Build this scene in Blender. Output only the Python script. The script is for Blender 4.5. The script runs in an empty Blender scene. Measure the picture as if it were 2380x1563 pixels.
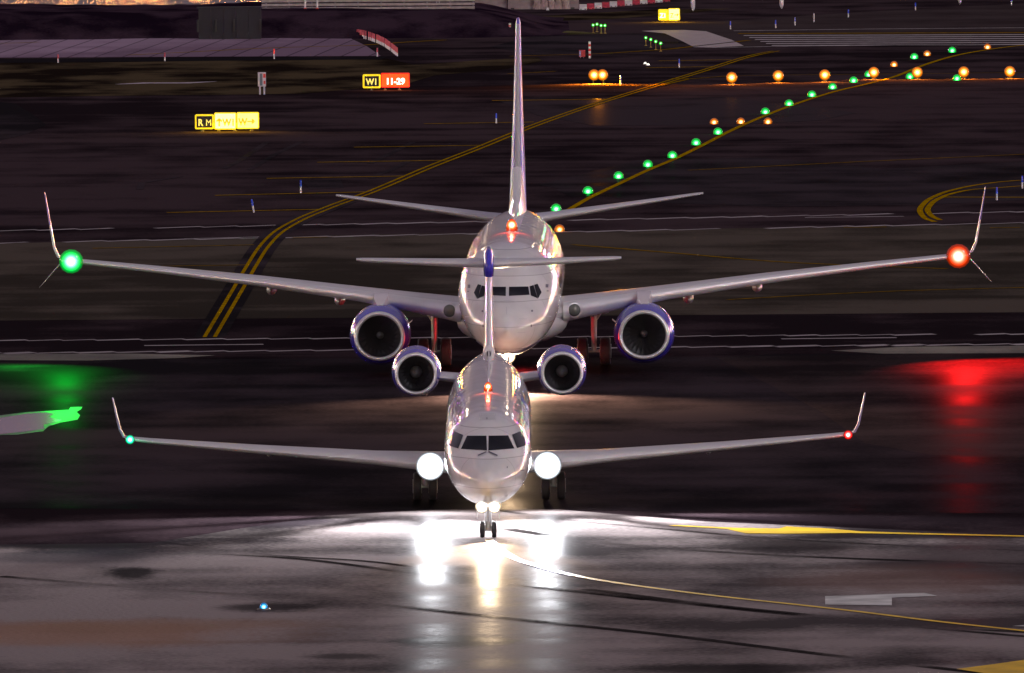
import bpy, bmesh, math, random
import numpy as np
from mathutils import Vector, Matrix
from mathutils.bvhtree import BVHTree
random.seed(7)
S = bpy.context.scene
COL = S.collection
R = math.radians

# ---------------------------------------------------------------- camera
CAM_H, FPX, PITCH, ROLL = 28.5, 29250.0, R(3.320), R(0.38)
_f = Vector((0, math.cos(PITCH), -math.sin(PITCH)))
_u0 = Vector((0, math.sin(PITCH), math.cos(PITCH)))
_r0 = Vector((1, 0, 0))
_r = _r0*math.cos(ROLL) - _u0*math.sin(ROLL)
_u = _u0*math.cos(ROLL) + _r0*math.sin(ROLL)
cam = bpy.data.cameras.new('camera')
camo = bpy.data.objects.new('camera', cam); COL.objects.link(camo)
M = Matrix((( _r.x, _u.x, -_f.x, 0), (_r.y, _u.y, -_f.y, 0), (_r.z, _u.z, -_f.z, CAM_H), (0, 0, 0, 1)))
camo.matrix_world = M
cam.sensor_width = 36; cam.lens = FPX/2379*36
cam.clip_start = 1; cam.clip_end = 40000
S.camera = camo

# ---------------------------------------------------------------- world: night sky over a lit town
world = bpy.data.worlds.new('World'); S.world = world; world.use_nodes = True
def build_world():
    nt = world.node_tree; N = nt.nodes; L = nt.links; N.clear()
    out = N.new('ShaderNodeOutputWorld'); bg = N.new('ShaderNodeBackground')
    L.new(bg.outputs[0], out.inputs[0])
    tc = N.new('ShaderNodeTexCoord'); sep = N.new('ShaderNodeSeparateXYZ'); L.new(tc.outputs['Generated'], sep.inputs[0])
    def m(op, a, b=None, c=None):
        n = N.new('ShaderNodeMath'); n.operation = op
        for i, v in enumerate((a, b, c)):
            if v is None: continue
            if isinstance(v, (int, float)): n.inputs[i].default_value = v
            else: L.new(v, n.inputs[i])
        return n.outputs[0]
    az = m('ARCTAN2', sep.outputs[0], sep.outputs[1]); el = m('ARCSINE', sep.outputs[2])
    sky = N.new('ShaderNodeTexSky'); sky.sky_type = 'NISHITA'; sky.sun_disc = False
    sky.sun_elevation = R(24); sky.sun_rotation = R(140)
    ramp = N.new('ShaderNodeValToRGB'); L.new(m('MULTIPLY_ADD', el, 0.9, 0.1), ramp.inputs[0])
    e = ramp.color_ramp.elements
    e[0].position = 0.0; e[0].color = (0.03, 0.02, 0.03, 1)
    e[1].position = 1.0; e[1].color = (0.17, 0.15, 0.175, 1)
    a = e.new(0.12); a.color = (0.055, 0.036, 0.055, 1); a = e.new(0.20); a.color = (0.16, 0.11, 0.155, 1)
    a = e.new(0.36); a.color = (0.25, 0.205, 0.25, 1)
    tint = N.new('ShaderNodeMix'); tint.data_type = 'RGBA'; tint.blend_type = 'MULTIPLY'
    tint.inputs[0].default_value = 1; L.new(sky.outputs[0], tint.inputs[6]); tint.inputs[7].default_value = (0.008, 0.006, 0.006, 1)
    add = N.new('ShaderNodeMix'); add.data_type = 'RGBA'; add.blend_type = 'ADD'; add.inputs[0].default_value = 1
    L.new(ramp.outputs[0], add.inputs[6]); L.new(tint.outputs[2], add.inputs[7])
    # town lights: small coloured lamps strung along the horizon to both sides
    total = add.outputs[2]
    for k, (sx, sy, thr, e0, e1, st) in enumerate(((62, 70, 0.20, -0.006, 0.075, 80.0), (150, 120, 0.22, -0.01, 0.03, 70.0))):
        cmb = N.new('ShaderNodeCombineXYZ'); L.new(m('MULTIPLY', az, float(sx)), cmb.inputs[0]); L.new(m('MULTIPLY', el, float(sy)), cmb.inputs[1])
        vo = N.new('ShaderNodeTexVoronoi'); vo.voronoi_dimensions = '2D'; vo.inputs['Scale'].default_value = 1
        L.new(cmb.outputs[0], vo.inputs['Vector'])
        s2 = N.new('ShaderNodeSeparateColor'); L.new(vo.outputs['Color'], s2.inputs[0])
        on = m('LESS_THAN', vo.outputs['Distance'], m('MULTIPLY', s2.outputs[1], thr*1.6))
        band = m('MULTIPLY', m('GREATER_THAN', el, e0), m('LESS_THAN', el, e1))
        side = m('GREATER_THAN', m('ABSOLUTE', az), 0.06)
        pick = m('GREATER_THAN', s2.outputs[2], 0.45)
        cr = N.new('ShaderNodeValToRGB'); cr.color_ramp.interpolation = 'CONSTANT'; L.new(s2.outputs[0], cr.inputs[0])
        ce = cr.color_ramp.elements; ce[0].position = 0; ce[0].color = (1, .75, .5, 1); ce[1].position = 0.35; ce[1].color = (1, .42, .05, 1)
        for p, c in ((0.55, (0.9, .95, 1, 1)), (0.72, (0.7, .15, 1, 1)), (0.82, (0.05, 1, .25, 1)), (0.88, (1, .05, .03, 1)), (0.94, (.2, .35, 1, 1))):
            q = ce.new(p); q.color = c
        sc = m('MULTIPLY', m('MULTIPLY', m('MULTIPLY', on, band), m('MULTIPLY', side, pick)), st)
        vm = N.new('ShaderNodeVectorMath'); vm.operation = 'SCALE'; L.new(cr.outputs[0], vm.inputs[0]); L.new(sc, vm.inputs['Scale'])
        ad = N.new('ShaderNodeMix'); ad.data_type = 'RGBA'; ad.blend_type = 'ADD'; ad.inputs[0].default_value = 1
        L.new(total, ad.inputs[6]); L.new(vm.outputs[0], ad.inputs[7]); total = ad.outputs[2]
    L.new(total, bg.inputs[0]); bg.inputs[1].default_value = WORLD_STRENGTH
    world.cycles.sampling_method = 'MANUAL'; world.cycles.sample_map_resolution = 2048
WORLD_STRENGTH = 1.0
build_world()

sun = bpy.data.lights.new('sun', 'SUN'); sun.energy = 0.7; sun.angle = R(12); sun.color = (1.0, 0.93, 0.94)
suno = bpy.data.objects.new('sun', sun); COL.objects.link(suno)
suno.rotation_euler = Vector((-0.55, 0.72, -0.42)).to_track_quat('-Z', 'Y').to_euler()
S.view_settings.view_transform = 'Standard'; S.view_settings.look = 'None'
S.view_settings.exposure = 0; S.view_settings.gamma = 1
LAND_W, LAND_N, TAXI_W, NAV_W, TAXI2_W = 1300, 95000, 52000, 42000, 105000
S.cycles.use_denoising = True
S.cycles.sample_clamp_indirect = 8
S.cycles.max_bounces = 6; S.cycles.volume_bounces = 0

# ---------------------------------------------------------------- pixel helpers (2379 wide scale) -> places on the ground
def ray(x, y):
    return _f + _r*((x-1189.5)/FPX) + _u*((781.4-y)/FPX)
def G(x, y, z=0.0):
    d = ray(x, y); t = (z-CAM_H)/d.z
    p = Vector((0, 0, CAM_H)) + d*t; return (p.x, p.y)
def Wd(x, y, D):
    d = ray(x, y); t = D/d.y
    return Vector((0, 0, CAM_H)) + d*t
def ppm(D): return FPX/D

# ---------------------------------------------------------------- materials
MATS = {}
def mat(name, col, rough=0.5, metal=0.0, emit=None, es=0.0, coat=0.0, var=0.0, scale=3.0, spec=0.5, stretch=(1, 1, 1), bump=0.0, alpha=None):
    if name in MATS: return MATS[name]
    m = bpy.data.materials.new(name); m.use_nodes = True; nt = m.node_tree; N = nt.nodes; L = nt.links
    b = N['Principled BSDF']; b.inputs['Base Color'].default_value = (*col, 1); b.inputs['Roughness'].default_value = rough
    b.inputs['Metallic'].default_value = metal; b.inputs['Specular IOR Level'].default_value = spec
    b.inputs['Coat Weight'].default_value = coat; b.inputs['Coat Roughness'].default_value = 0.03
    if emit: b.inputs['Emission Color'].default_value = (*emit, 1); b.inputs['Emission Strength'].default_value = es
    if var or bump:
        tc = N.new('ShaderNodeTexCoord'); mp = N.new('ShaderNodeMapping'); mp.inputs['Scale'].default_value = stretch
        L.new(tc.outputs['Object'], mp.inputs[0])
        nz = N.new('ShaderNodeTexNoise'); nz.inputs['Scale'].default_value = scale; nz.inputs['Detail'].default_value = 5
        L.new(mp.outputs[0], nz.inputs[0])
        if var:
            r = N.new('ShaderNodeValToRGB'); L.new(nz.outputs[0], r.inputs[0])
            e = r.color_ramp.elements
            e[0].position = .3; e[0].color = tuple(c*(1-var) for c in col)+(1,)
            e[1].position = .7; e[1].color = tuple(min(1, c*(1+var*.6)) for c in col)+(1,)
            L.new(r.outputs[0], b.inputs['Base Color'])
        if bump:
            bp = N.new('ShaderNodeBump'); bp.inputs['Strength'].default_value = bump; bp.inputs['Distance'].default_value = .02
            L.new(nz.outputs[0], bp.inputs['Height']); L.new(bp.outputs[0], b.inputs['Normal'])
    MATS[name] = m; return m

def pavement(name, c1, c2, rough=(0.35, 0.6), rot=0.0, streak=0.6, spec=0.5, joints=None, bump=0.25, big=0.02, gloss=0.0, stains_and_glow=(), fade=0.0):
    """weathered asphalt / concrete: broad tone patches, long wheel-track streaks, fine grain"""
    m = bpy.data.materials.new(name); m.use_nodes = True; nt = m.node_tree; N = nt.nodes; L = nt.links
    b = N['Principled BSDF']; b.inputs['Specular IOR Level'].default_value = spec
    tc = N.new('ShaderNodeTexCoord')
    def noise(sc, scale, det=4, rotz=0.0):
        mp = N.new('ShaderNodeMapping'); mp.inputs['Scale'].default_value = sc; mp.inputs['Rotation'].default_value = (0, 0, rotz)
        L.new(tc.outputs['Object'], mp.inputs[0])
        n = N.new('ShaderNodeTexNoise'); n.inputs['Scale'].default_value = scale; n.inputs['Detail'].default_value = det
        L.new(mp.outputs[0], n.inputs[0]); return n.outputs[0]
    def mth(op, a, bb):
        n = N.new('ShaderNodeMath'); n.operation = op
        for i, v in enumerate((a, bb)):
            if isinstance(v, (int, float)): n.inputs[i].default_value = v
            else: L.new(v, n.inputs[i])
        return n.outputs[0]
    patch = noise((1, .55, 1), big, 5)
    st = noise((0.016, .30, 1), 0.55, 6, rot)
    grain = noise((1, 1, 1), 5.0, 3)
    v = mth('ADD', mth('MULTIPLY', patch, 1.0-streak*.5), mth('MULTIPLY', st, streak*.5))
    mid = noise((1, .6, 1), .22, 6)
    v = mth('ADD', v, mth('MULTIPLY', mth('SUBTRACT', mid, .5), 0.45)); v = mth('ADD', v, mth('MULTIPLY', mth('SUBTRACT', grain, .5), 0.16))
    r = N.new('ShaderNodeValToRGB'); L.new(v, r.inputs[0])
    r.color_ramp.elements[0].position = .42; r.color_ramp.elements[0].color = (*c1, 1)
    r.color_ramp.elements[1].position = .58; r.color_ramp.elements[1].color = (*c2, 1)
    colr = r.outputs[0]
    if joints:
        w, h, jr, dk = joints
        mp = N.new('ShaderNodeMapping'); mp.inputs['Rotation'].default_value = (0, 0, jr); L.new(tc.outputs['Object'], mp.inputs[0])
        br = N.new('ShaderNodeTexBrick'); br.offset = 0; br.inputs['Scale'].default_value = 1
        br.inputs['Brick Width'].default_value = w; br.inputs['Row Height'].default_value = h
        br.inputs['Mortar Size'].default_value = .10; br.inputs['Mortar Smooth'].default_value = .6
        br.inputs['Color1'].default_value = (1, 1, 1, 1); br.inputs['Color2'].default_value = (.8, .8, .8, 1); br.inputs['Mortar'].default_value = (dk, dk, dk, 1)
        L.new(mp.outputs[0], br.inputs[0])
        mx = N.new('ShaderNodeMix'); mx.data_type = 'RGBA'; mx.blend_type = 'MULTIPLY'; mx.inputs[0].default_value = 1
        L.new(colr, mx.inputs[6]); L.new(br.outputs[0], mx.inputs[7]); colr = mx.outputs[2]
    for cx, cy, rx, ry, rt, col, amt in stains_and_glow:
        mp = N.new('ShaderNodeMapping'); mp.vector_type = 'TEXTURE'; mp.inputs['Location'].default_value = (cx, cy, 0); mp.inputs['Rotation'].default_value = (0, 0, rt); mp.inputs['Scale'].default_value = (rx, ry, 1)
        L.new(tc.outputs['Object'], mp.inputs[0]); ln = N.new('ShaderNodeVectorMath'); ln.operation = 'LENGTH'; L.new(mp.outputs[0], ln.inputs[0])
        q = mth('ADD', ln.outputs['Value'], mth('MULTIPLY', mth('SUBTRACT', v, .5), 2.6))
        mr0 = N.new('ShaderNodeMapRange'); mr0.interpolation_type = 'SMOOTHSTEP'; L.new(q, mr0.inputs[0]); mr0.inputs[1].default_value = 1.15; mr0.inputs[2].default_value = .45
        mr0.inputs[3].default_value = 0; mr0.inputs[4].default_value = amt
        mx = N.new('ShaderNodeMix'); mx.data_type = 'RGBA'; L.new(mr0.outputs[0], mx.inputs[0]); L.new(colr, mx.inputs[6]); mx.inputs[7].default_value = (*col, 1); colr = mx.outputs[2]
    L.new(colr, b.inputs['Base Color'])
    if gloss or fade:
        out = N['Material Output']; sh = b.outputs[0]
        if gloss:
            gs = N.new('ShaderNodeBsdfGlossy'); gs.inputs['Color'].default_value = (1, 1, 1, 1)
            gr = N.new('ShaderNodeMapRange'); L.new(v, gr.inputs[0]); gr.inputs[1].default_value = .44; gr.inputs[2].default_value = .56; gr.inputs[3].default_value = .31; gr.inputs[4].default_value = .45; L.new(gr.outputs[0], gs.inputs['Roughness'])
            ms = N.new('ShaderNodeMixShader'); ms.inputs[0].default_value = gloss; L.new(sh, ms.inputs[1]); L.new(gs.outputs[0], ms.inputs[2]); sh = ms.outputs[0]
        if fade:
            tr = N.new('ShaderNodeBsdfTransparent'); ms = N.new('ShaderNodeMixShader')
            mf = N.new('ShaderNodeMapRange'); L.new(v, mf.inputs[0]); mf.inputs[1].default_value = .44; mf.inputs[2].default_value = .56; mf.inputs[3].default_value = 1; mf.inputs[4].default_value = 1-fade
            L.new(mf.outputs[0], ms.inputs[0]); L.new(sh, ms.inputs[1]); L.new(tr.outputs[0], ms.inputs[2]); sh = ms.outputs[0]
        L.new(sh, out.inputs[0])
    mr = N.new('ShaderNodeMapRange'); L.new(v, mr.inputs[0]); mr.inputs[1].default_value = .3; mr.inputs[2].default_value = .7
    mr.inputs[3].default_value = rough[0]; mr.inputs[4].default_value = rough[1]; L.new(mr.outputs[0], b.inputs['Roughness'])
    bp = N.new('ShaderNodeBump'); bp.inputs['Strength'].default_value = bump; bp.inputs['Distance'].default_value = .03
    L.new(grain, bp.inputs['Height']); L.new(bp.outputs[0], b.inputs['Normal'])
    return m

def skin_paint(name, col):
    m = mat(name, col, .26, coat=.6); nt = m.node_tree; N = nt.nodes; L = nt.links; b = N['Principled BSDF']
    tc = N.new('ShaderNodeTexCoord'); sp = N.new('ShaderNodeSeparateXYZ'); L.new(tc.outputs['Object'], sp.inputs[0])
    cb = N.new('ShaderNodeCombineXYZ'); L.new(sp.outputs[1], cb.inputs[0]); L.new(sp.outputs[2], cb.inputs[1])
    br = N.new('ShaderNodeTexBrick'); L.new(cb.outputs[0], br.inputs[0]); br.inputs['Scale'].default_value = 1; br.inputs['Brick Width'].default_value = 2.6; br.inputs['Row Height'].default_value = .85
    br.inputs['Mortar Size'].default_value = .012; br.inputs['Mortar Smooth'].default_value = .4
    br.inputs['Color1'].default_value = (*col, 1); br.inputs['Color2'].default_value = (*[c*.93 for c in col], 1); br.inputs['Mortar'].default_value = (*[c*.55 for c in col], 1)
    nz = N.new('ShaderNodeTexNoise'); nz.inputs['Scale'].default_value = 1.1; nz.inputs['Detail'].default_value = 6; L.new(tc.outputs['Object'], nz.inputs[0])
    mr = N.new('ShaderNodeMapRange'); L.new(nz.outputs[0], mr.inputs[0]); mr.inputs[1].default_value = .3; mr.inputs[2].default_value = .7; mr.inputs[3].default_value = .90; mr.inputs[4].default_value = 1.02
    vm = N.new('ShaderNodeVectorMath'); vm.operation = 'SCALE'; L.new(br.outputs[0], vm.inputs[0]); L.new(mr.outputs[0], vm.inputs['Scale']); L.new(vm.outputs[0], b.inputs['Base Color'])
    return m
SKIN = skin_paint('fuselage_white', (.76, .75, .76))
WHITE = mat('white_paint', (.74, .72, .74), .28, coat=.6, var=.05, scale=.8)
GREYW = mat('wing_grey_paint', (.60, .59, .61), .35, coat=.2, var=.07, scale=1.2)
BLUE = mat('deep_blue_paint', (.045, .035, .48), .25, coat=.12, spec=.3)
SILVER = mat('bare_metal', (.80, .80, .83), .38, metal=.55)
DARKM = mat('dark_metal', (.03, .03, .035), .45, metal=.3)
DUCT = mat('duct_grey', (.05, .05, .06), .4)
GLASS = mat('cockpit_glass', (.006, .006, .012), .12, spec=.25)
RUBBER = mat('tyre_rubber', (.018, .016, .018), .7, var=.2)
STRUT = mat('strut_paint', (.5, .5, .5), .35, metal=.3)
MARK = mat('stencil_grey', (.08, .08, .12), .5)
NAVY = mat('cheatline_blue', (.02, .02, .09), .35)

# ---------------------------------------------------------------- object helpers
def link(o, parent=None):
    COL.objects.link(o)
    if parent is not None: o.parent = parent
    return o
def obj(name, verts, faces, m, parent=None, smooth=False):
    me = bpy.data.meshes.new(name); me.from_pydata([tuple(v) for v in verts], [], faces); me.update()
    bm = bmesh.new(); bm.from_mesh(me); bmesh.ops.recalc_face_normals(bm, faces=bm.faces); bm.to_mesh(me); bm.free()
    if smooth:
        me.polygons.foreach_set('use_smooth', [True]*len(me.polygons))
        if smooth != True: me.set_sharp_from_angle(angle=R(smooth))
    o = bpy.data.objects.new(name, me); me.materials.append(m); return link(o, parent)
def empty(name, loc, rz=0.0):
    o = bpy.data.objects.new(name, None); o.location = loc; o.rotation_euler = (0, 0, rz); return link(o)
def tag(o, label=None, cat=None, group=None, kind=None):
    if label: o['label'] = label
    if cat: o['category'] = cat
    if group: o['group'] = group
    if kind: o['kind'] = kind
    return o
class MB:
    def __init__(s): s.v = []; s.f = []
    def add(s, v, f):
        k = len(s.v); s.v += [tuple(p) for p in v]; s.f += [tuple(i+k for i in q) for q in f]; return s
    def box(s, x0, x1, y0, y1, z0, z1):
        return s.add([(x0,y0,z0),(x1,y0,z0),(x1,y1,z0),(x0,y1,z0),(x0,y0,z1),(x1,y0,z1),(x1,y1,z1),(x0,y1,z1)],
                     [(0,3,2,1),(4,5,6,7),(0,1,5,4),(1,2,6,5),(2,3,7,6),(3,0,4,7)])
    def loft(s, rings, cap=True, closed=True):
        n = len(rings[0]); v = [p for r in rings for p in r]; f = []
        for i in range(len(rings)-1):
            for j in range(n if closed else n-1):
                a = i*n+j; b = i*n+(j+1) % n; f.append((a, b, b+n, a+n))
        if cap: f.append(tuple(range(n))[::-1]); f.append(tuple((len(rings)-1)*n+j for j in range(n)))
        return s.add(v, f)
    def tube(s, a, b, r0, r1=None, n=10):
        r1 = r0 if r1 is None else r1; a = Vector(a); b = Vector(b); d = (b-a).normalized()
        q = d.to_track_quat('Z', 'Y'); X = q @ Vector((1,0,0)); Y = q @ Vector((0,1,0))
        return s.loft([[c + X*r*math.cos(t) + Y*r*math.sin(t) for t in [2*math.pi*k/n for k in range(n)]] for c, r in ((a, r0), (b, r1))])
    def rev(s, c, axis, prof, n=32, cap=False):
        """revolve (t, r) profile about axis through c"""
        c = Vector(c); q = Vector(axis).normalized(); u = q.orthogonal().normalized(); w = q.cross(u)
        return s.loft([[c + q*t + (u*math.cos(a)+w*math.sin(a))*r for a in [2*math.pi*k/n for k in range(n)]] for t, r in prof], cap)
    def build(s, name, m, parent=None, smooth=False): return obj(name, s.v, s.f, m, parent, smooth)

def catmull(P, n):
    P = np.array(P, float); out = []
    t = np.linspace(0, len(P)-1, n)
    for u in t:
        i = min(int(u), len(P)-2); f = u-i
        p0 = P[max(i-1, 0)]; p1 = P[i]; p2 = P[i+1]; p3 = P[min(i+2, len(P)-1)]
        # non-uniform tangents on first column
        def tan(a, b, c):
            h0 = max(b[0]-a[0], 1e-6); h1 = max(c[0]-b[0], 1e-6)
            return ((c-b)/h1*h0 + (b-a)/h0*h1)/(h0+h1)
        h = p2[0]-p1[0]
        m1 = tan(p0, p1, p2) if i > 0 else (p2-p1)/h
        m2 = tan(p1, p2, p3) if i < len(P)-2 else (p2-p1)/h
        h00 = 2*f**3-3*f**2+1; h10 = f**3-2*f**2+f; h01 = -2*f**3+3*f**2; h11 = f**3-f**2
        q = h00*p1 + h10*h*m1 + h01*p2 + h11*h*m2; q[0] = p1[0]+f*h
        out.append(q)
    return np.array(out)

def fuselage(stations, parent, material, zfun=lambda y: 0, n=56, ns=110, power=2.0):
    st = catmull(stations, ns); rings = []
    for y, zb, zt, hw in st:
        hw = max(hw, .01); zc = zb+(zt-zb)*.52; up = zt-zc; dn = zc-zb; ring = []
        for k in range(n):
            a = 2*math.pi*k/n; c, s_ = math.cos(a), math.sin(a)
            ring.append((hw*c, y, zc + (up if s_ > 0 else dn)*s_ + zfun(y)))
        rings.append(ring)
    mb = MB(); mb.loft(rings)
    o = mb.build('fuselage', material, parent, True)
    bvh = BVHTree.FromPolygons([Vector(v) for v in mb.v], mb.f)
    return o, bvh

def foil(s, x, yle, z, chord, th, tw=0.0, vertical=False, n=14):
    """closed aerofoil ring; x spanwise (or z for vertical)"""
    pts = []
    prof = [0.5*(1-math.cos(math.pi*i/n)) for i in range(n+1)]
    yt = lambda t: 5*th*(0.2969*math.sqrt(t)-0.126*t-0.3516*t*t+0.2843*t**3-0.1015*t**4)
    up = [(t, yt(t)) for t in prof]; lo = [(t, -yt(t)) for t in prof[1:-1]][::-1]
    for t, h in up+lo:
        if vertical: pts.append((x + h*chord, yle + t*chord, z))
        else: pts.append((s*x, yle + t*chord, z + h*chord*1.0 - (t*chord)*math.sin(tw)))
    return pts
def wing(secs, s, name, m, parent):
    mb = MB(); mb.loft([foil(s, *q) for q in secs]); return mb.build(name, m, parent, 35)

def drape(bvh, quad, y0, name, m, parent, nu=10, nv=8, off=.012, slope=-0.062, label=None):
    """quad of front-view corners (x, z at plane y0) laid on the surface along the -slope view"""
    d = Vector((0, 1, slope)).normalized(); v = []; f = []
    a, b, c, e = [Vector((q[0], q[1])) for q in quad]
    for j in range(nv+1):
        for i in range(nu+1):
            p = (a*(1-i/nu)+b*(i/nu))*(1-j/nv) + (e*(1-i/nu)+c*(i/nu))*(j/nv)
            h = bvh.ray_cast(Vector((p.x, y0, p.y)) - d*6, d)
            if h[0] is None: h = (Vector((p.x, y0, p.y)), Vector((0, -1, 0)))
            nn = h[1] if h[1].dot(d) < 0 else -h[1]
            v.append(h[0] + nn*off)
    for j in range(nv):
        for i in range(nu):
            k = j*(nu+1)+i; f.append((k, k+1, k+nu+2, k+nu+1))
    o = obj(name, v, f, m, parent, True)
    if label: o['label'] = label
    return o

def lens_mat(name, col, edge=.25, peak=30.0, white=.35, p=3.0):
    """lamp glass, brightest at its middle, fading outward to imitate glare"""
    if name in MATS: return MATS[name]
    m = bpy.data.materials.new(name); m.use_nodes = True; nt = m.node_tree; N = nt.nodes; L = nt.links; b = N['Principled BSDF']
    b.inputs['Base Color'].default_value = (*[.1*q for q in col], 1); b.inputs['Roughness'].default_value = .2
    tc = N.new('ShaderNodeTexCoord'); mp = N.new('ShaderNodeMapping'); mp.vector_type = 'POINT'; mp.inputs['Location'].default_value = (-1, 0, -1); mp.inputs['Scale'].default_value = (2, 0, 2)
    L.new(tc.outputs['Generated'], mp.inputs[0]); ln = N.new('ShaderNodeVectorMath'); ln.operation = 'LENGTH'; L.new(mp.outputs[0], ln.inputs[0])
    inv = N.new('ShaderNodeMapRange'); L.new(ln.outputs['Value'], inv.inputs[0]); inv.inputs[1].default_value = 1.0; inv.inputs[2].default_value = 0.0; inv.inputs[3].default_value = 0; inv.inputs[4].default_value = 1
    pw = N.new('ShaderNodeMath'); pw.operation = 'POWER'; L.new(inv.outputs[0], pw.inputs[0]); pw.inputs[1].default_value = p
    st = N.new('ShaderNodeMath'); st.operation = 'MULTIPLY_ADD'; L.new(pw.outputs[0], st.inputs[0]); st.inputs[1].default_value = peak; st.inputs[2].default_value = edge  # outward fade in the emission stands in for the lamp's glare
    mx = N.new('ShaderNodeMix'); mx.data_type = 'RGBA'; L.new(pw.outputs[0], mx.inputs[0]); mx.inputs[6].default_value = (*col, 1); mx.inputs[7].default_value = (*[q*(1-white)+white for q in col], 1)
    L.new(mx.outputs[2], b.inputs['Emission Color']); L.new(st.outputs[0], b.inputs['Emission Strength']); MATS[name] = m; return m
def ring_light(name, c, r, col, strength, parent, axis=(0, -1, 0), label=None, dome=.4, core=0):
    """lamp lens: shallow glowing dome"""
    m = lens_mat('lamp_%s_%g_%g_%g' % (name, strength, col[0], col[1]), col, *((.08, 45, .85, 1.8) if strength > 10 else (.22, 26, .34, 2.6)))
    mb = MB(); mb.rev(c, axis, [(0, r), (r*dome*.5, r*.85), (r*dome*.85, r*.5), (r*dome, r*.05)], 14, True)
    o = mb.build(name, m, parent, True)
    if label: o['label'] = label
    return o
def light(kind, name, loc, energy, col, parent, direction=None, angle=None, blend=.5, radius=.1):
    l = bpy.data.lights.new(name, kind); l.energy = energy; l.color = col; l.shadow_soft_size = radius
    o = bpy.data.objects.new(name, l); o.location = loc
    if direction: o.rotation_euler = Vector(direction).to_track_quat('-Z', 'Y').to_euler()
    if kind == 'SPOT': l.spot_size = R(angle); l.spot_blend = blend
    return link(o, parent)

def nacelle(c, L, r_lip_in, r_lip_out, r_max, r_tail, parent, flat=1.0, nblades=24, sp=.28):
    """turbofan: blue cowl, polished lip, dark duct, fan, spinner. c = centre of the intake plane"""
    def rv(prof, n=48, cap=False):
        mb = MB(); mb.rev((0, 0, 0), (0, 1, 0), prof, n, cap)
        out = []
        for (x, y, z) in mb.v:
            if flat != 1 and z < 0: z *= 1-(1-flat)*max(0, 1-y/2.0)
            out.append((x+c[0], y+c[1], z+c[2]))
        mb.v = out; return mb
    rl = (r_lip_in+r_lip_out)/2; w = (r_lip_out-r_lip_in)/2
    cow = rv([(w*.9, r_lip_out), (L*.12, r_lip_out+(r_max-r_lip_out)*.6), (L*.28, r_max), (L*.5, r_max), (L*.75, r_max*.93), (L*.9, r_tail*1.1), (L, r_tail), (L*.98, r_tail*.9), (L*.8, r_tail*.8)]).build('engine_cowling', BLUE, parent, True)
    lip = rv([(w*.9+.004, r_lip_out-.002)] + [(w*.9 - w*math.sin(a)*1.6, rl + w*math.cos(a)) for a in [math.pi*k/10 for k in range(11)]] + [(w*1.3, r_lip_in)]).build('intake_lip', SILVER, cow, True)
    d = rv([(w*.95, r_lip_in+.003), (L*.14, r_lip_in*1.02), (L*.32, r_lip_in*1.05), (L*.33, .02)]).build('intake_duct', DUCT, cow, 40)
    fb = MB(); rr = r_lip_in*1.02
    for k in range(nblades):
        a = 2*math.pi*k/nblades; ca, sa = math.cos(a), math.sin(a); pts = []
        for (rad, wd, tw) in ((sp, .05, .5), (rr*.65, .085, .9), (rr, .11, 1.15)):
            for sgn in (-1, 1):
                t = sgn*wd*math.sin(tw)*1.15; yy = sgn*wd*math.cos(tw)
                pts.append((c[0]+ca*rad-sa*t, c[1]+L*.25+yy, c[2]+sa*rad+ca*t))
        fb.add(pts, [(0,1,3,2), (2,3,5,4)])
    fan = fb.build('fan', mat('fan_blade', (.16, .16, .18), .35, metal=.8), cow)
    spn = rv([(L*.25-.35, .01), (L*.25-.28, sp*.35), (L*.25-.12, sp*.8), (L*.25+.1, sp)], 24).build('spinner', mat('spinner_grey', (.3, .3, .32), .3), cow, True)
    return cow

def wheel_pair(x, y, r, w, gap, strut_top, parent, name):
    g = MB(); g.tube((x, y, r), (x, y, strut_top), .09, .14)
    g.tube((x-gap-w*.5, y, r), (x+gap+w*.5, y, r), .06)
    g.tube((x, y-.1, r+.25), (x, y-.55, strut_top-.1), .05)
    g.tube((x, y, strut_top*.62+r*.2), (x+(.55 if x > 0 else -.55 if x < 0 else .0), y+.15, strut_top), .05)
    gear = g.build(name, STRUT, parent, 40)
    for s in (-1, 1):
        t = MB(); cx = x+s*gap
        t.rev((cx-w/2, y, r), (1, 0, 0), [(0, r*.55), (0, r*.86), (w*.12, r*.97), (w*.35, r), (w*.65, r), (w*.88, r*.97), (w, r*.86), (w, r*.55)], 28, True)
        wl = t.build('wheel', RUBBER, gear, 40)
        h = MB(); h.rev((cx-w/2-.012, y, r), (1, 0, 0), [(0, .06), (0, r*.5), (w+.024, r*.5), (w+.024, .06)], 20, True)
        h.build('hub', STRUT, wl, 40)
    return gear

# ================================================================ SETTING
def sheet(name, px, m, z, world_pts=None):
    pts = [(*p, z) for p in (world_pts or [G(*q) for q in px])]
    o = obj(name, pts, [tuple(range(len(pts)))], m); return tag(o, kind='structure')
def gstrip(mb, pts, w, z):
    """paint line of width w (m) along ground points"""
    P = [Vector((p[0], p[1])) for p in pts]; Lft = []; Rgt = []
    for i, p in enumerate(P):
        t = (P[min(i+1, len(P)-1)] - P[max(i-1, 0)]).normalized(); n = Vector((-t.y, t.x))
        ww = w[i] if isinstance(w, (list, tuple)) else w
        Lft.append(p+n*ww/2); Rgt.append(p-n*ww/2)
    v = [(q.x, q.y, z) for q in Lft] + [(q.x, q.y, z) for q in Rgt]; k = len(P)
    mb.add(v, [(i, i+1, k+i+1, k+i) for i in range(k-1)])
def smooth_px(px, n=40):
    P = np.array(px, float); d = np.r_[0, np.cumsum(np.hypot(*(P[1:]-P[:-1]).T))]
    C = catmull(np.c_[d, P], n); return [(a[1], a[2]) for a in C]
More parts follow.
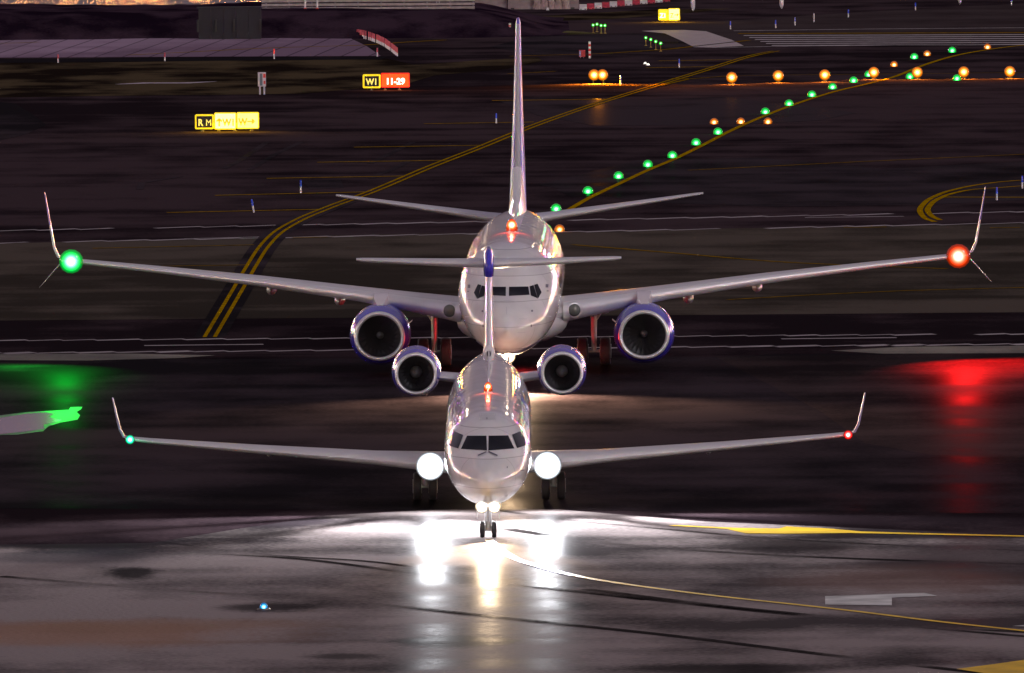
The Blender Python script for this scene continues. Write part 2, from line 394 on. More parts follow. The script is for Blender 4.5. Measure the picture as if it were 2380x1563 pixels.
def line(name, px, w, m, z, curve=False, n=40):
    mb = MB(); q = smooth_px(px, n) if curve else px
    gstrip(mb, [G(*p) for p in q], w, z); return tag(mb.build(name, m), kind='structure')

M_ASPH = pavement('asphalt_dark', (.018, .012, .015), (.060, .040, .046), (.62, .85), .01, .9, .0)
M_TAXI = pavement('asphalt_brown', (.042, .034, .028), (.100, .080, .066), (.62, .85), .012, 1.0, .0, big=.03)
M_BLK = pavement('asphalt_black', (.007, .005, .007), (.042, .029, .036), (.7, .9), .0, .7, .0, gloss=.013)
M_FAR = M_BLK
M_BRN = pavement('asphalt_brown_wet', (.010, .006, .007), (.055, .036, .038), (.7, .9), .0, .7, .0, gloss=.014)
M_WETA = pavement('wet_asphalt', (.004, .0028, .0045), (.018, .012, .016), (.5, .8), .0, .9, .0, bump=.6, big=.06, gloss=.014)
M_MID = pavement('worn_asphalt', (.028, .020, .018), (.085, .062, .052), (.6, .8), .0, 1.1, .0, big=.05)
def st_(x, y, rx, ry, col, amt=.9, rot=0.0):
    p = G(x, y); d = p[1]; return (p[0], d, rx*d/FPX, ry*d*d/(FPX*CAM_H), rot, col, amt)
DKS = (.012, .009, .010)
M_APRON = pavement('apron_concrete', (.062, .051, .052), (.275, .228, .222), (.40, .66), -.09, .9, .0, big=.035, bump=.8, gloss=.014, stains_and_glow=(
    st_(150, 1258, 620, 26, (.02,.015,.018), 1), st_(640, 1212, 200, 30, (.02,.015,.018), 1), st_(2150, 1236, 500, 22, (.02,.015,.018), .9),
    st_(310, 1332, 75, 20, DKS), st_(600, 1412, 150, 16, DKS, .8), st_(1050, 1492, 175, 18, DKS, .85), st_(1700, 1556, 400, 16, DKS, .8), st_(800, 1526, 130, 10, DKS, .7),
    st_(150, 1475, 620, 48, (.30, .17, .115), .75), st_(420, 1452, 420, 22, (.26, .16, .115), .6), st_(1850, 1265, 330, 22, DKS, .75), st_(2260, 1300, 380, 60, (.03, .022, .026), .7), st_(120, 1300, 420, 26, (.05, .048, .06), .6),  # first two entries: warm lamp glow painted into the concrete colour
    st_(2100, 1350, 300, 40, (.16, .095, .08), .6), st_(500, 1240, 420, 18, DKS, .8)))
M_SLAB = pavement('concrete_slabs', (.24, .16, .225), (.38, .27, .36), (.6, .8), 0, .2, .0, joints=(1.75, 60, R(4), .40))
M_SHEEN = pavement('wet_strip_sheen', (.12, .11, .09), (.30, .28, .22), (.5, .7), 0, .8, .05)  # pale tone stands in for the sheen of a wet strip
M_RWY = pavement('runway_surface', (.040, .028, .030), (.065, .048, .050), (.6, .8), 0, .6, .0)
M_GRASS = pavement('grass_turf', (.015, .010, .008), (.085, .062, .036), (.8, .95), 0, .5, .0, big=.16, bump=1)
M_GRASS2 = pavement('olive_turf', (.05, .045, .018), (.15, .13, .06), (.8, .95), 0, .5, .0, big=.2, bump=1)
M_BANK = pavement('bank_soil', (.012, .006, .013), (.048, .028, .042), (.8, .95), 0, .3, .0, big=.25, bump=1)
YEL = mat('yellow_paint', (.40, .225, .0), .7, var=.45, scale=2, spec=0)
YELF = mat('worn_yellow_paint', (.27, .15, .0), .7, var=.5, scale=2, spec=0)
WPT = mat('white_road_paint', (.52, .46, .47), .6, var=.3, scale=1.5, spec=0)
PALE = mat('pale_edge_paint', (.42, .37, .38), .6, var=.3, scale=.8, spec=0)

BIG = 14000
sheet('ground', None, M_ASPH, 0.0, [(-BIG, -2000), (BIG, -2000), (BIG, BIG), (-BIG, BIG)])
sheet('taxiway', [(-400, 748), (-400, 575), (2800, 500), (2800, 722)], M_TAXI, .008)
sheet('shoulder', [(-400, 832), (-400, 750), (2800, 724), (2800, 806)], M_ASPH, .010)
sheet('asphalt_patch', [(-400, 1180), (-400, 838), (420, 834), (1000, 832), (1655, 830), (1780, 824), (2800, 812), (2800, 1196), (2010, 1190), (1200, 1185)], M_BLK, .008)
sheet('asphalt_patch_brown', [(1662, 829), (2800, 813), (2800, 1040), (2300, 1080), (2010, 1030), (1905, 955), (1785, 893)], M_BRN, .0095)
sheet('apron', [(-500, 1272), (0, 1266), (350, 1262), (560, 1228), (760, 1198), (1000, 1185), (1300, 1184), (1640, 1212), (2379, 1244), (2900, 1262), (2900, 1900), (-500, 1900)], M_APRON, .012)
sheet('runway', [(1500, 64), (1660, 50), (2000, 28), (2900, -20), (2900, 108), (1790, 106), (1640, 112)], M_RWY, .010)
# dark tarmac and worn areas of the far field
for px in ([(1480, 372), (1760, 366), (2050, 392), (2440, 372), (2440, 462), (2150, 476), (1800, 480), (1500, 470), (1250, 430)],
           [(1290, 440), (1420, 420), (1600, 425), (1500, 448), (1330, 458)],
           [(1160, 235), (1220, 225), (1500, 232), (1680, 225), (1990, 262), (1900, 280), (1700, 290), (1380, 292), (1250, 268)],
           [(700, 420), (790, 415), (800, 436), (720, 440)],
           [(0, 237), (35, 240), (70, 262), (108, 290), (60, 312), (0, 326), (-200, 330), (-200, 237)]):
    sheet('dark_tarmac', px, M_FAR, .0105+.0007*(sum(map(sum, px)) % 5))
sheet('wet_sheen_strip', [(-300, 836), (-300, 823), (300, 822), (500, 826), (420, 832), (200, 838)], M_SHEEN, .014)
sheet('wet_sheen_strip', [(1930, 815), (2100, 806), (2800, 800), (2800, 819), (2300, 821), (2050, 822)], M_SHEEN, .014)
# jagged pale edges of the paved strips
def jagged(px0, px1, w, step_px, name='edge_line', jog=2.2, seed=1):
    rnd = random.Random(seed); x0, y0 = px0; x1, y1 = px1; mb = MB(); x = x0; k = 0; off = 0
    while x < x1:
        nx = x+step_px*rnd.uniform(.8, 1.2); ya = y0+(y1-y0)*(x-x0)/(x1-x0); yb = y0+(y1-y0)*(nx-x0)/(x1-x0)
        if rnd.random() < .93: gstrip(mb, [G(x, ya+jog*.5), G(nx, yb-jog*.5)], w*rnd.uniform(.6, 1.3), .020)
        x = nx
    return tag(mb.build(name, PALE), kind='structure')
jagged((-200, 540), (2600, 488), .55, 92, seed=2); jagged((-200, 569), (2600, 514), .55, 96, seed=3)
jagged((-200, 793), (2600, 775), .5, 90, seed=4); jagged((-200, 823), (2600, 798), .75, 92, seed=5)
line('edge_line', [(335, 803.5), (612, 800.5)], .45, PALE, .020)
line('edge_line', [(1815, 788), (2083, 785)], .45, PALE, .020)
line('edge_line', [(430, 555), (640, 550)], .35, PALE, .020); line('edge_line', [(1870, 506), (2100, 503)], .35, PALE, .020)
sheet('shoulder_strip', [(-400, 568), (-400, 542), (2800, 484), (2800, 511)], M_ASPH, .013)

# far left: pale taxiway of slabs, dark kerb, bank, water beyond
sheet('taxiway_far', [(-400, 90), (0, 87), (400, 84), (780, 81), (812, 88), (850, 106), (885, 130), (600, 131), (0, 134), (-400, 138)], M_SLAB, .012)
line('far_taxiway_line', [(-200, 103), (40, 100), (90, 98)], .5, YELF, .020)
line('far_taxiway_line', [(300, 128), (420, 122), (640, 111), (860, 104), (960, 97), (1035, 93)], .5, YELF, .020, True)
sheet('kerb_strip', [(-400, 150), (-400, 139), (300, 135), (900, 132), (885, 138), (300, 143)], M_BLK, .016)
sheet('grass_verge', [(-400, 232), (-400, 150), (300, 144), (900, 136), (960, 150), (1250, 132), (1260, 142), (1180, 160), (1010, 175), (940, 196), (700, 218), (300, 222)], M_GRASS, .012)
sheet('olive_verge', [(640, 83), (760, 78), (880, 60), (1040, 52), (1060, 62), (1200, 66), (1330, 72), (1400, 78), (1330, 80), (1050, 84), (940, 86), (840, 83), (790, 83)], M_GRASS2, .012)
sheet('olive_verge', [(1200, 40), (1520, 22), (1700, 20), (1600, 30), (1420, 44), (1250, 50), (1180, 48)], M_GRASS, .012)
sheet('side_road', [(1240, 84), (1650, 76), (1700, 92), (1560, 112), (1240, 128), (1140, 108)], M_BLK, .010)
line('snow_strip', [(270, 196), (340, 193), (430, 193), (502, 189.5)], [.3, 1.4, 1.4, .2], mat('pale_gravel', (.5, .42, .5), .8, var=.3), .020)

# the bank: heightfield strip
def bank():
    mb = MB(); xs = np.linspace(-80, 4, 85); rows = []
    def top(x):
        t = max(0, min(1, (4-x)/7)); t = t*t*(3-2*t); return 1.45*t + .2*t*math.sin(x*.31)*.4
    prof = [(0, 0), (2.2, .35), (5, .75), (8.5, .95), (11.5, 1.0), (16, .97), (24, .9), (34, .9), (40, .05), (41, -.1)]
    rnd = random.Random(5)
    for dy, h in prof:
        rows.append([(x, 834+dy+(1.2*math.sin(x*.2)+.5*math.sin(x*.73) if dy < 9 else 0), top(x)*h + (rnd.uniform(-.05, .05) if .1 < h < .96 else 0)) for x in xs])
    mb.loft(rows, False, False); o = mb.build('bank', M_BANK, None, True); tag(o, kind='structure')
bank()
mw = mat('harbour_water', (.01, .01, .015), .06, spec=.9)
def water_nodes():
    nt = mw.node_tree; N = nt.nodes; L = nt.links; tc = N.new('ShaderNodeTexCoord'); mp = N.new('ShaderNodeMapping'); mp.inputs['Scale'].default_value = (.7, .25, 1)
    L.new(tc.outputs['Object'], mp.inputs[0]); nz = N.new('ShaderNodeTexNoise'); nz.inputs['Scale'].default_value = 1.3; nz.inputs['Detail'].default_value = 4; L.new(mp.outputs[0], nz.inputs[0])
    bp = N.new('ShaderNodeBump'); bp.inputs['Strength'].default_value = 1; bp.inputs['Distance'].default_value = .25; L.new(nz.outputs[0], bp.inputs['Height']); L.new(bp.outputs[0], N['Principled BSDF'].inputs['Normal'])
water_nodes()
sheet('water', None, mw, .03, [(-90, 876), (-17, 876), (-17, 1600), (-90, 1600)])

# unseen lamps beyond the water, added only for its orange glints
lr = None
for i in range(9):
    x = -47+i*3.1
    if lr is None:
        lr = empty('glint_lamp', (x, 1050, 0)); b = MB(); b.tube((0,0,0),(0,0,4.5),.08,.05); b.build('pole', DARKM, lr)
        b = MB(); b.rev((0,0,4.35),(0,0,1),[(0,.02),(.1,.22),(.3,.3),(.5,.22),(.6,.02)],14); b.build('added_lamp_globe', mat('glint_globe', (.5,.3,.1), .3, emit=(1,.36,.10), es=170), lr, True); o = lr
    else:
        o = lr.copy(); COL.objects.link(o)
        for ch in lr.children: c = ch.copy(); COL.objects.link(c); c.parent = o
    o.location = (x+math.sin(i*5)*.8, 1050+i % 3*8, .1*(i % 4)); tag(o, 'unseen orange lamp added for the glints on the water at the top left edge', 'street lamp', 'unseen orange lamps added for the water glints')

# ---- taxiway guide lines
DL = [(1803, 119), (1760, 127), (1640, 163), (1510, 203), (1360, 250), (1200, 308), (1120, 341), (1000, 388), (860, 447), (760, 484), (690, 514), (640, 545), (612, 575), (588, 612), (560, 660), (526, 718), (487, 784)]
def offset_line(px, off):
    P = [Vector(G(*p)) for p in smooth_px(px, 120)]; out = []
    for i, p in enumerate(P):
        t = (P[min(i+1, len(P)-1)]-P[max(i-1, 0)]).normalized(); out.append(p + Vector((-t.y, t.x))*off)
    return out
def world_line(name, pts, w, m, z):
    mb = MB(); gstrip(mb, pts, w, z); return tag(mb.build(name, m), kind='structure')
mb = MB(); P = offset_line(DL, 0); gstrip(mb, P[64:], .95*1.3, .022); tag(mb.build('line_border', M_BLK), kind='structure')
world_line('taxiway_edge_line', offset_line(DL, .20), .16, YEL, .030); world_line('taxiway_edge_line', offset_line(DL, -.20), .16, YEL, .030)
TK = [((1143, 234), (1420, 231)), ((985, 288), (1240, 284)), ((822, 342.5), (1122, 338)), ((737, 377.5), (1040, 373)), ((620, 415), (942, 409.5)), ((500, 454.5), (852, 446.5)), ((388, 494.5), (742, 487)),
      ((1400, 199), (1540, 198)), ((1560, 183), (1600, 182.6)), ((1500, 158), (1660, 155)), ((1530, 142), (1700, 139)), ((215, 577.5), (590, 569.5)), ((275, 621), (580, 616)), ((680, 553), (760, 551))]
for a, b in TK: line('chevron_line', [a, b], .42 if a[1] < 560 else .3, YEL if a[1] < 500 else YELF, .026)
line('hold_line', [(1185, 131), (1400, 125), (1550, 115), (1740, 94)], .4, YELF, .026)
line('guide_line', [(1180, 172), (1290, 166)], .3, YELF, .024)
GL = [(1318, 490), (1366, 462), (1437, 428), (1505, 396), (1562, 372), (1630, 339), (1700, 303), (1790, 264), (1860, 238), (1940, 213), (2020, 194), (2080, 178), (2140, 154), (2210, 132), (2300, 115), (2400, 103), (2700, 84)]
line('taxiway_centre_line', GL, .30, YEL, .028, True, 90)
line('guide_line', [(1530, 200), (1600, 184), (1700, 176), (2000, 173), (2440, 168)], .25, YELF, .024)
line('guide_line', [(1330, 569), (1560, 588), (1830, 610), (1960, 616), (2200, 625)], .30, YELF, .024, True)
line('guide_line', [(1690, 697), (1900, 685), (2100, 676), (2400, 668)], .25, YELF, .024)
line('guide_line', [(1600, 396), (2000, 376), (2440, 356)], .28, YELF, .024)
line('guide_line', [(1960, 529), (2060, 528)], .35, YELF, .024); line('guide_line', [(2300, 530), (2370, 529)], .35, YELF, .024)
RC = [(2440, 416), (2379, 419), (2300, 426), (2230, 438), (2180, 453), (2148, 472), (2137, 489), (2146, 505), (2172, 516)]
RC2 = [(2440, 428), (2330, 436), (2230, 446), (2190, 458), (2164, 474), (2155, 489), (2162, 500), (2184, 512)]
for q in (RC, RC2): line('curved_edge_line', q, .28, YEL, .028, True, 50)
line('curved_edge_line', [(2190, 458.5), (2440, 459)], .5, YEL, .026)
# runway threshold keys and the white bar
for k in range(7):
    y = 78+k*4.6; x0 = 1715+k*13
    line('threshold_stripe', [(x0, y+.4), (2800, y-3.2)], 1.25+.0*k, WPT if k else YELF, .026)
WB = mat('threshold_white', (.42, .34, .34), .65, var=.12, scale=1)
sheet('threshold_bar', [(1490, 72.5), (1520, 71), (1590, 70), (1640, 73), (1700, 93), (1728, 107), (1652, 111), (1612, 110), (1585, 96), (1545, 78)], WB, .026)
line('runway_edge_line', [(1652, 111), (1900, 107), (2700, 100)], .5, WPT, .026)
line('runway_edge_line', [(1705, 72), (2000, 68), (2700, 62)], .5, WPT, .026)
# foreground paint
FL = [(1136, 1256), (1180, 1290), (1262, 1320), (1334, 1338), (1450, 1358), (1560, 1373), (1700, 1390), (1850, 1406), (2000, 1423), (2160, 1443), (2379, 1467), (2600, 1492)]
YF = mat('foreground_yellow_paint', (.75, .47, .0), .5, var=.3, scale=.8, spec=.05)
line('taxi_guide_line', FL, .26, YF, .028, True, 60)
line('stand_line', [(1560, 1222), (1700, 1229), (1770, 1235), (1820, 1233), (1880, 1235), (1990, 1238), (2160, 1242), (2379, 1247), (2600, 1252)], [.3, .5, 2.2, 3.0, 2.4, .7, .5, .45, .4], YF, .028)
sheet('stand_marking', [(2222, 1556), (2300, 1546), (2379, 1535), (2500, 1520), (2500, 1600), (2379, 1570), (2290, 1566)], YF, .028)
line('stand_line', [(2310, 1589), (2500, 1574)], .5, YF, .026)
GRP = mat('worn_grey_paint', (.60, .58, .56), .7, var=.35, scale=.9, spec=0)
sheet('worn_arrow', [(1917, 1387), (2148, 1379), (2178, 1386), (2072, 1390), (2072, 1408), (1917, 1406)], GRP, .026)
sheet('worn_arrow', [(2352, 1456), (2400, 1452), (2500, 1449), (2500, 1462)], GRP, .026)
M_RUB = pavement('rubber_streaks', (.014, .011, .012), (.030, .026, .026), (.8, .9), -.09, 1.2, .0, big=.05, fade=.9)
for px, w in (([(1120, 1180), (1300, 1207), (1500, 1226), (1800, 1252), (2050, 1266), (2379, 1280)], .35), ([(1180, 1230), (1400, 1262), (1700, 1285), (2100, 1303), (2400, 1312)], .55),
              ([(420, 1284), (700, 1300), (1000, 1338), (1300, 1370), (1700, 1415), (2050, 1450), (2500, 1490)], .4), ([(0, 1340), (400, 1372), (800, 1398), (1200, 1440), (1560, 1478), (1900, 1520), (2500, 1590)], .5),
              ([(1360, 1370), (1700, 1412), (1820, 1424), (2100, 1452), (2500, 1476)], .5), ([(300, 1250), (620, 1290), (900, 1310), (1130, 1350), (1500, 1395)], .3)):
    line('tyre_mark', px, w, M_RUB, .022, True, 50)
for px in ([(250, 1318), (300, 1314), (360, 1336), (378, 1350), (330, 1356), (285, 1340)], [(500, 1398), (560, 1400), (700, 1424), (640, 1430), (540, 1415)],
           [(880, 1490), (940, 1478), (1080, 1478), (1200, 1492), (1160, 1504), (1040, 1511), (940, 1504)], [(1500, 1545), (1700, 1540), (1850, 1560), (1850, 1600), (1400, 1600)],
           [(700, 1522), (830, 1516), (900, 1526), (780, 1536)]):
    pass; (lambda *a: 0)('oil_stain', smooth_px(px+[px[0]], 36)[:-1], M_RUB, .020)
# puddle at the left with a bright wet rim
M_PUD = mat('puddle_sky_tint', (.36, .26, .38), .15, spec=.2)  # mirrored purple sky put into the puddle's own base colour
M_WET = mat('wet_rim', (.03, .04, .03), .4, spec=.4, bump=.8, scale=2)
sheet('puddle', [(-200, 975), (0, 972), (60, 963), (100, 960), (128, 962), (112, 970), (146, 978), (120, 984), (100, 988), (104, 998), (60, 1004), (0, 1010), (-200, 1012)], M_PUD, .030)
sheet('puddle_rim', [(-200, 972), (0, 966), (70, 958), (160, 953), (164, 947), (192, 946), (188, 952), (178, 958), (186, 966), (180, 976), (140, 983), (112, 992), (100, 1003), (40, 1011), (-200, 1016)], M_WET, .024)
# cracks in the asphalt
for px in ([(863, 415), (880, 405), (910, 395), (955, 372)], [(960, 330), (905, 358), (860, 380)], [(700, 330), (640, 358), (580, 395)], [(1050, 360), (1000, 392)], [(620, 330), (560, 372), (520, 392)], [(420, 410), (330, 425), (325, 440)]):
    line('asphalt_crack', px, .35, M_BLK, .016)

# ================================================================ AIRCRAFT 1: regional jet in front
def regional_jet():
    D0 = 382.0
    nx = Wd(1132.5, 1030, D0).x; tx = Wd(1135.5, 600, D0+33).x
    yaw = -math.atan2(tx-nx, 33.0)
    root = empty('regional_jet', (nx, D0, 0), yaw)
    tag(root, 'small white twin-jet with a T-shaped tail and dazzling landing lights, nearest the camera', 'airplane')
    zf = lambda y: max(0, y-6)*.013
    ST = [(0,1.90,1.95,.02),(.12,1.72,2.13,.22),(.4,1.52,2.34,.44),(.8,1.37,2.52,.65),(1.3,1.22,2.72,.85),(1.7,1.14,2.90,.99),(2.3,1.04,3.26,1.14),(3.0,.99,3.54,1.24),(4.2,.97,3.74,1.32),(5.8,.97,3.80,1.345),
          (12,.97,3.80,1.345),(20,.97,3.80,1.345),(24,.98,3.80,1.34),(27,1.22,3.80,1.22),(30,1.75,3.74,.9),(32.5,2.35,3.62,.52),(34.5,2.85,3.45,.2)]
    fus, bvh = fuselage(ST, root, SKIN, zf)
    def v(a, b): return ((a-918)*.0019325, 4.893-.001933*b)
    for q in ([v(935,884), v(1240,882), v(1338,1088), v(928,1118)], [v(901,884), v(596,882), v(498,1088), v(908,1118)],
              [v(1302,870), v(1458,806), v(1578,1022), v(1378,1084)], [v(534,870), v(378,806), v(258,1022), v(458,1084)]):
        drape(bvh, q, 2.0, 'cockpit_window', GLASS, fus)
    for a, b in ((v(930,1140), v(1070,1205)), (v(900,1145), v(770,1200))):
        drape(bvh, [(a[0],a[1]+.02), (b[0],b[1]+.02), (b[0],b[1]-.02), (a[0],a[1]-.02)], 2, 'wiper', MARK, fus, 6, 1, .03)
    drape(bvh, [v(800,580), v(1030,580), v(1040,670), v(780,670)], 3.5, 'roof_hatch', mat('hatch_grey', (.62,.61,.62), .35), fus, 6, 4, .006)
    for a, b, w, h in ((908,610,12,30), (1222,1380,14,26), (1460,1430,60,14), (1500,1150,26,12)):
        c = v(a, b); drape(bvh, [(c[0]-w*.001,c[1]+h*.001),(c[0]+w*.001,c[1]+h*.001),(c[0]+w*.001,c[1]-h*.001),(c[0]-w*.001,c[1]-h*.001)], 2, 'sensor_port', MARK, fus, 2, 2, .01)
    # titles and doors on the flanks, laid on the skin from the side
    def side(s, y0, y1, z0, z1, name, m, nu=12, nv=4, off=.012, par=fus):
        vv = []; ff = []
        for j in range(nv+1):
            for i in range(nu+1):
                y = y0+(y1-y0)*i/nu; z = z0+(z1-z0)*j/nv
                h = bvh.ray_cast(Vector((s*6, y, z)), Vector((-s, 0, 0)))
                vv.append((h[0]+Vector((s*off, 0, 0))) if h[0] is not None else Vector((s*1.2, y, z)))
        for j in range(nv):
            for i in range(nu): k = j*(nu+1)+i; ff.append((k, k+1, k+nu+2, k+nu+1))
        return obj(name, vv, ff, m, par, True)
    LB = mat('title_blue', (.10, .12, .42), .4); LG = mat('title_grey_blue', (.30, .32, .50), .4); DG = mat('door_grey', (.50, .50, .53), .3)
    for s in (-1, 1):
        d = side(s, 4.2, 5.1, 1.55, 3.30, 'cabin_door', DG); 
        side(s, 15.2, 17.0, 3.05, 3.45, 'title_panel', LB)
        for k, (a, b) in enumerate(((9.2,9.9), (10.3,10.8), (11.2,12.0), (12.4,13.0), (13.4,14.2))): side(s, a, b, 2.98+.05*(k % 2), 3.28, 'title_letter', LG, 2, 3)
        for k in range(18):
            side(s, 6+k*.95, 6.28+k*.95, 2.48+k*.012, 2.86+k*.012, 'cabin_window', GLASS, 2, 3)
    # wings: (x, yLE, z, chord, thickness)
    secs = [(0.6,14.0,1.34,5.6,.125),(1.35,14.6,1.42,5.1,.125),(3.6,16.0,1.52,3.6,.115),(7.5,18.2,1.70,2.4,.11),(10.9,20.1,1.88,1.45,.11),(11.45,20.5,1.92,1.3,.10)]
    for s in (-1, 1):
        w = wing(secs, s, 'wing', GREYW, root)
        wl = MB(); prev = None; rings = []
        for x, y, z, c in ((11.45,20.5,1.92,1.3),(11.72,20.75,1.98,1.15),(11.85,21.0,2.2,1.0),(11.98,21.45,2.7,.8),(12.1,21.9,3.17,.5)):
            rings.append([(s*p[0]+0, p[1], p[2]) for p in foil(1, x, y, z, c, .09, vertical=True)])
        wl.loft(rings); wl.build('winglet', mat('winglet_blue_grey', (.30,.30,.50), .3, coat=.5), w, 40)
        ring_light('navigation_light', (s*11.5, 20.42, 1.93), .15, (0.0, 1, .42) if s < 0 else (1, .01, .005), 1.1, w, core=.45)
        light('POINT', 'navigation_glow', (s*11.75, 20.1, 1.93), 12, (0.05, 1, .45) if s < 0 else (1, .03, .02), w, radius=.08)
        # wing-root landing light with its lens and beam
        b = MB(); b.rev((s*1.85, 14.86, 1.40), (0,-1,0), [(-.3, .25), (0, .43), (.03, .44), (.03,.40)], 24, True)
        hs = b.build('landing_light_housing', DARKM, w, 40)
        ring_light('landing_light', (s*1.85, 14.76, 1.40), .46, (.86, .93, 1.0), 14, w, dome=.3)
        light('SPOT', 'landing_beam', (s*1.85, 14.50, 1.42), LAND_W, (.93, .95, 1), w, (s*.03, -1, -.05), 165, 1, .2)
        for az, wt in ((-10, 1.0), (14, 1.0), (38, .7), (62, .5)):
            a = R(az)*s; light('SPOT', 'landing_beam_fan', (s*1.85, 14.50, 1.42), LAND_N*wt, (.93, .95, 1), w, (math.sin(a), -math.cos(a), -.10), 28, 1, .2)
        for x in (4.4, 7.0):
            f = MB(); f.rev((s*x, 16.9+(x-4)*.55, 1.48+(x-4)*.02), (0,1,0), [(0,.02),(.25,.09),(.9,.11),(1.7,.06),(2.1,.01)], 12); f.build('flap_fairing', GREYW, w, True)
        # engine on the rear fuselage
        cow = nacelle((s*2.37, 25.6, 3.66), 4.2, .575, .69, .80, .5, root, nblades=24, sp=.20)
        py = MB(); py.loft([foil(s, 1.0, 26.4, 3.42, 3.0, .10), foil(s, 1.75, 26.5, 3.5, 2.7, .10)]); py.build('pylon', WHITE, cow, 40)
        g = wheel_pair(s*2.05, 19.3, .45, .26, .25, 1.4, root, 'main_gear')
    # fin and T-tail
    fb = MB(); fs = [(3.75,25.0,7.0,.062),(4.4,26.6,5.6,.062),(5.4,28.3,4.5,.062),(6.4,29.9,3.6,.07),(6.75,30.4,3.3,.075)]
    fb.loft([foil(1, 0, y, z, c, t, vertical=True) for z, y, c, t in fs]); fin = fb.build('tail_fin', WHITE, root, 40)
    # ram-air intake at the fin root
    it = MB(); it.rev((0, 25.9, 4.28), (0,1,0), [(.0,.07),(-.03,.10),(.0,.17),(.3,.20),(.9,.15),(1.6,.02)], 20); it.v = [(x, y, 4.28+(z-4.28)*1.5) for x, y, z in it.v]
    io = it.build('air_intake', WHITE, fin, True)
    ih = MB(); ih.rev((0, 25.93, 4.28), (0,1,0), [(0,.085),(.01,.001)], 16); ih.v = [(x*.7, y, 4.28+(z-4.28)*1.5) for x, y, z in ih.v]; ih.build('intake_mouth', DARKM, io)
    # thin dorsal strake from the fin forward along the crown
    dk = MB(); dk.loft([[(-.03,y,z0),(.03,y,z0),(.022,y,z1),(-.022,y,z1)] for y, z0, z1 in ((14.6,3.86,3.94),(17,3.88,4.08),(21,3.92,4.16),(25,3.95,4.3),(27,3.9,4.5))])
    dk.build('dorsal_strake', WHITE, fin)
    bl = MB(); bl.loft([foil(1, 0, y, z, c, t, vertical=True) for z, y, c, t in ((6.55,30.0,3.7,.085),(6.75,29.7,4.0,.088),(7.1,29.75,4.0,.088),(7.32,30.0,3.3,.09),(7.44,30.4,2.2,.07))])
    bl.build('fin_bullet', BLUE, fin, 50)
    for s in (-1, 1):
        tp = wing([(.08,31.0,6.92,2.6,.12),(1.5,31.6,6.93,2.2,.115),(4.15,33.0,6.97,1.25,.11),(4.38,33.3,6.98,.85,.10)], s, 'tailplane', GREYW, root)
    # nose gear with taxi lights
    ng = wheel_pair(0, 3.0, .25, .15, .18, 1.3, root, 'nose_gear')
    for s in (-1, 1):
        h = MB(); h.rev((s*.17, 2.72, .98), (0,-1,0), [(-.16,.05),(-.05,.17),(0,.20),(.01,.16)], 20, True); h.build('taxi_light_housing', SILVER, ng, 40)
        ring_light('taxi_light', (s*.19, 2.69, .98), .21, (1, .80, .55), 14, ng)
    light('SPOT', 'taxi_beam', (0, 2.5, .98), TAXI_W, (1, .74, .48), ng, (0, -1, -.15), 40, 1, .12)
    for s in (-1, 1):
        dr = MB(); dr.box(s*.34-.01, s*.34+.01, 2.5, 4.2, .62, 1.12); dr.build('gear_door', WHITE, ng)
    # crown beacon and blade antennas
    bb = MB(); bb.rev((0, 12.2, 3.86), (0,0,1), [(0,.14),(.05,.12),(.06,.09)], 16, True); bo = bb.build('beacon_base', WHITE, fus, True)
    ring_light('beacon', (0, 12.2, 3.92), .15, (1, .10, .0), 1.3, bo, axis=(0,0,1), dome=2.0)
    light('POINT', 'beacon_glow', (0, 11.9, 4.15), 26, (1, .10, .03), bo, radius=.06)
    for y, h in ((9.6, .34), (14.2, .28)):
        a = MB(); a.loft([foil(1, 0, y, 3.80+zf(y), .5, .10, vertical=True, n=6), foil(1, 0, y+.16, 3.82+h+zf(y), .26, .10, vertical=True, n=6)]); a.build('antenna', WHITE, fus, 40)
    return root

regional_jet()

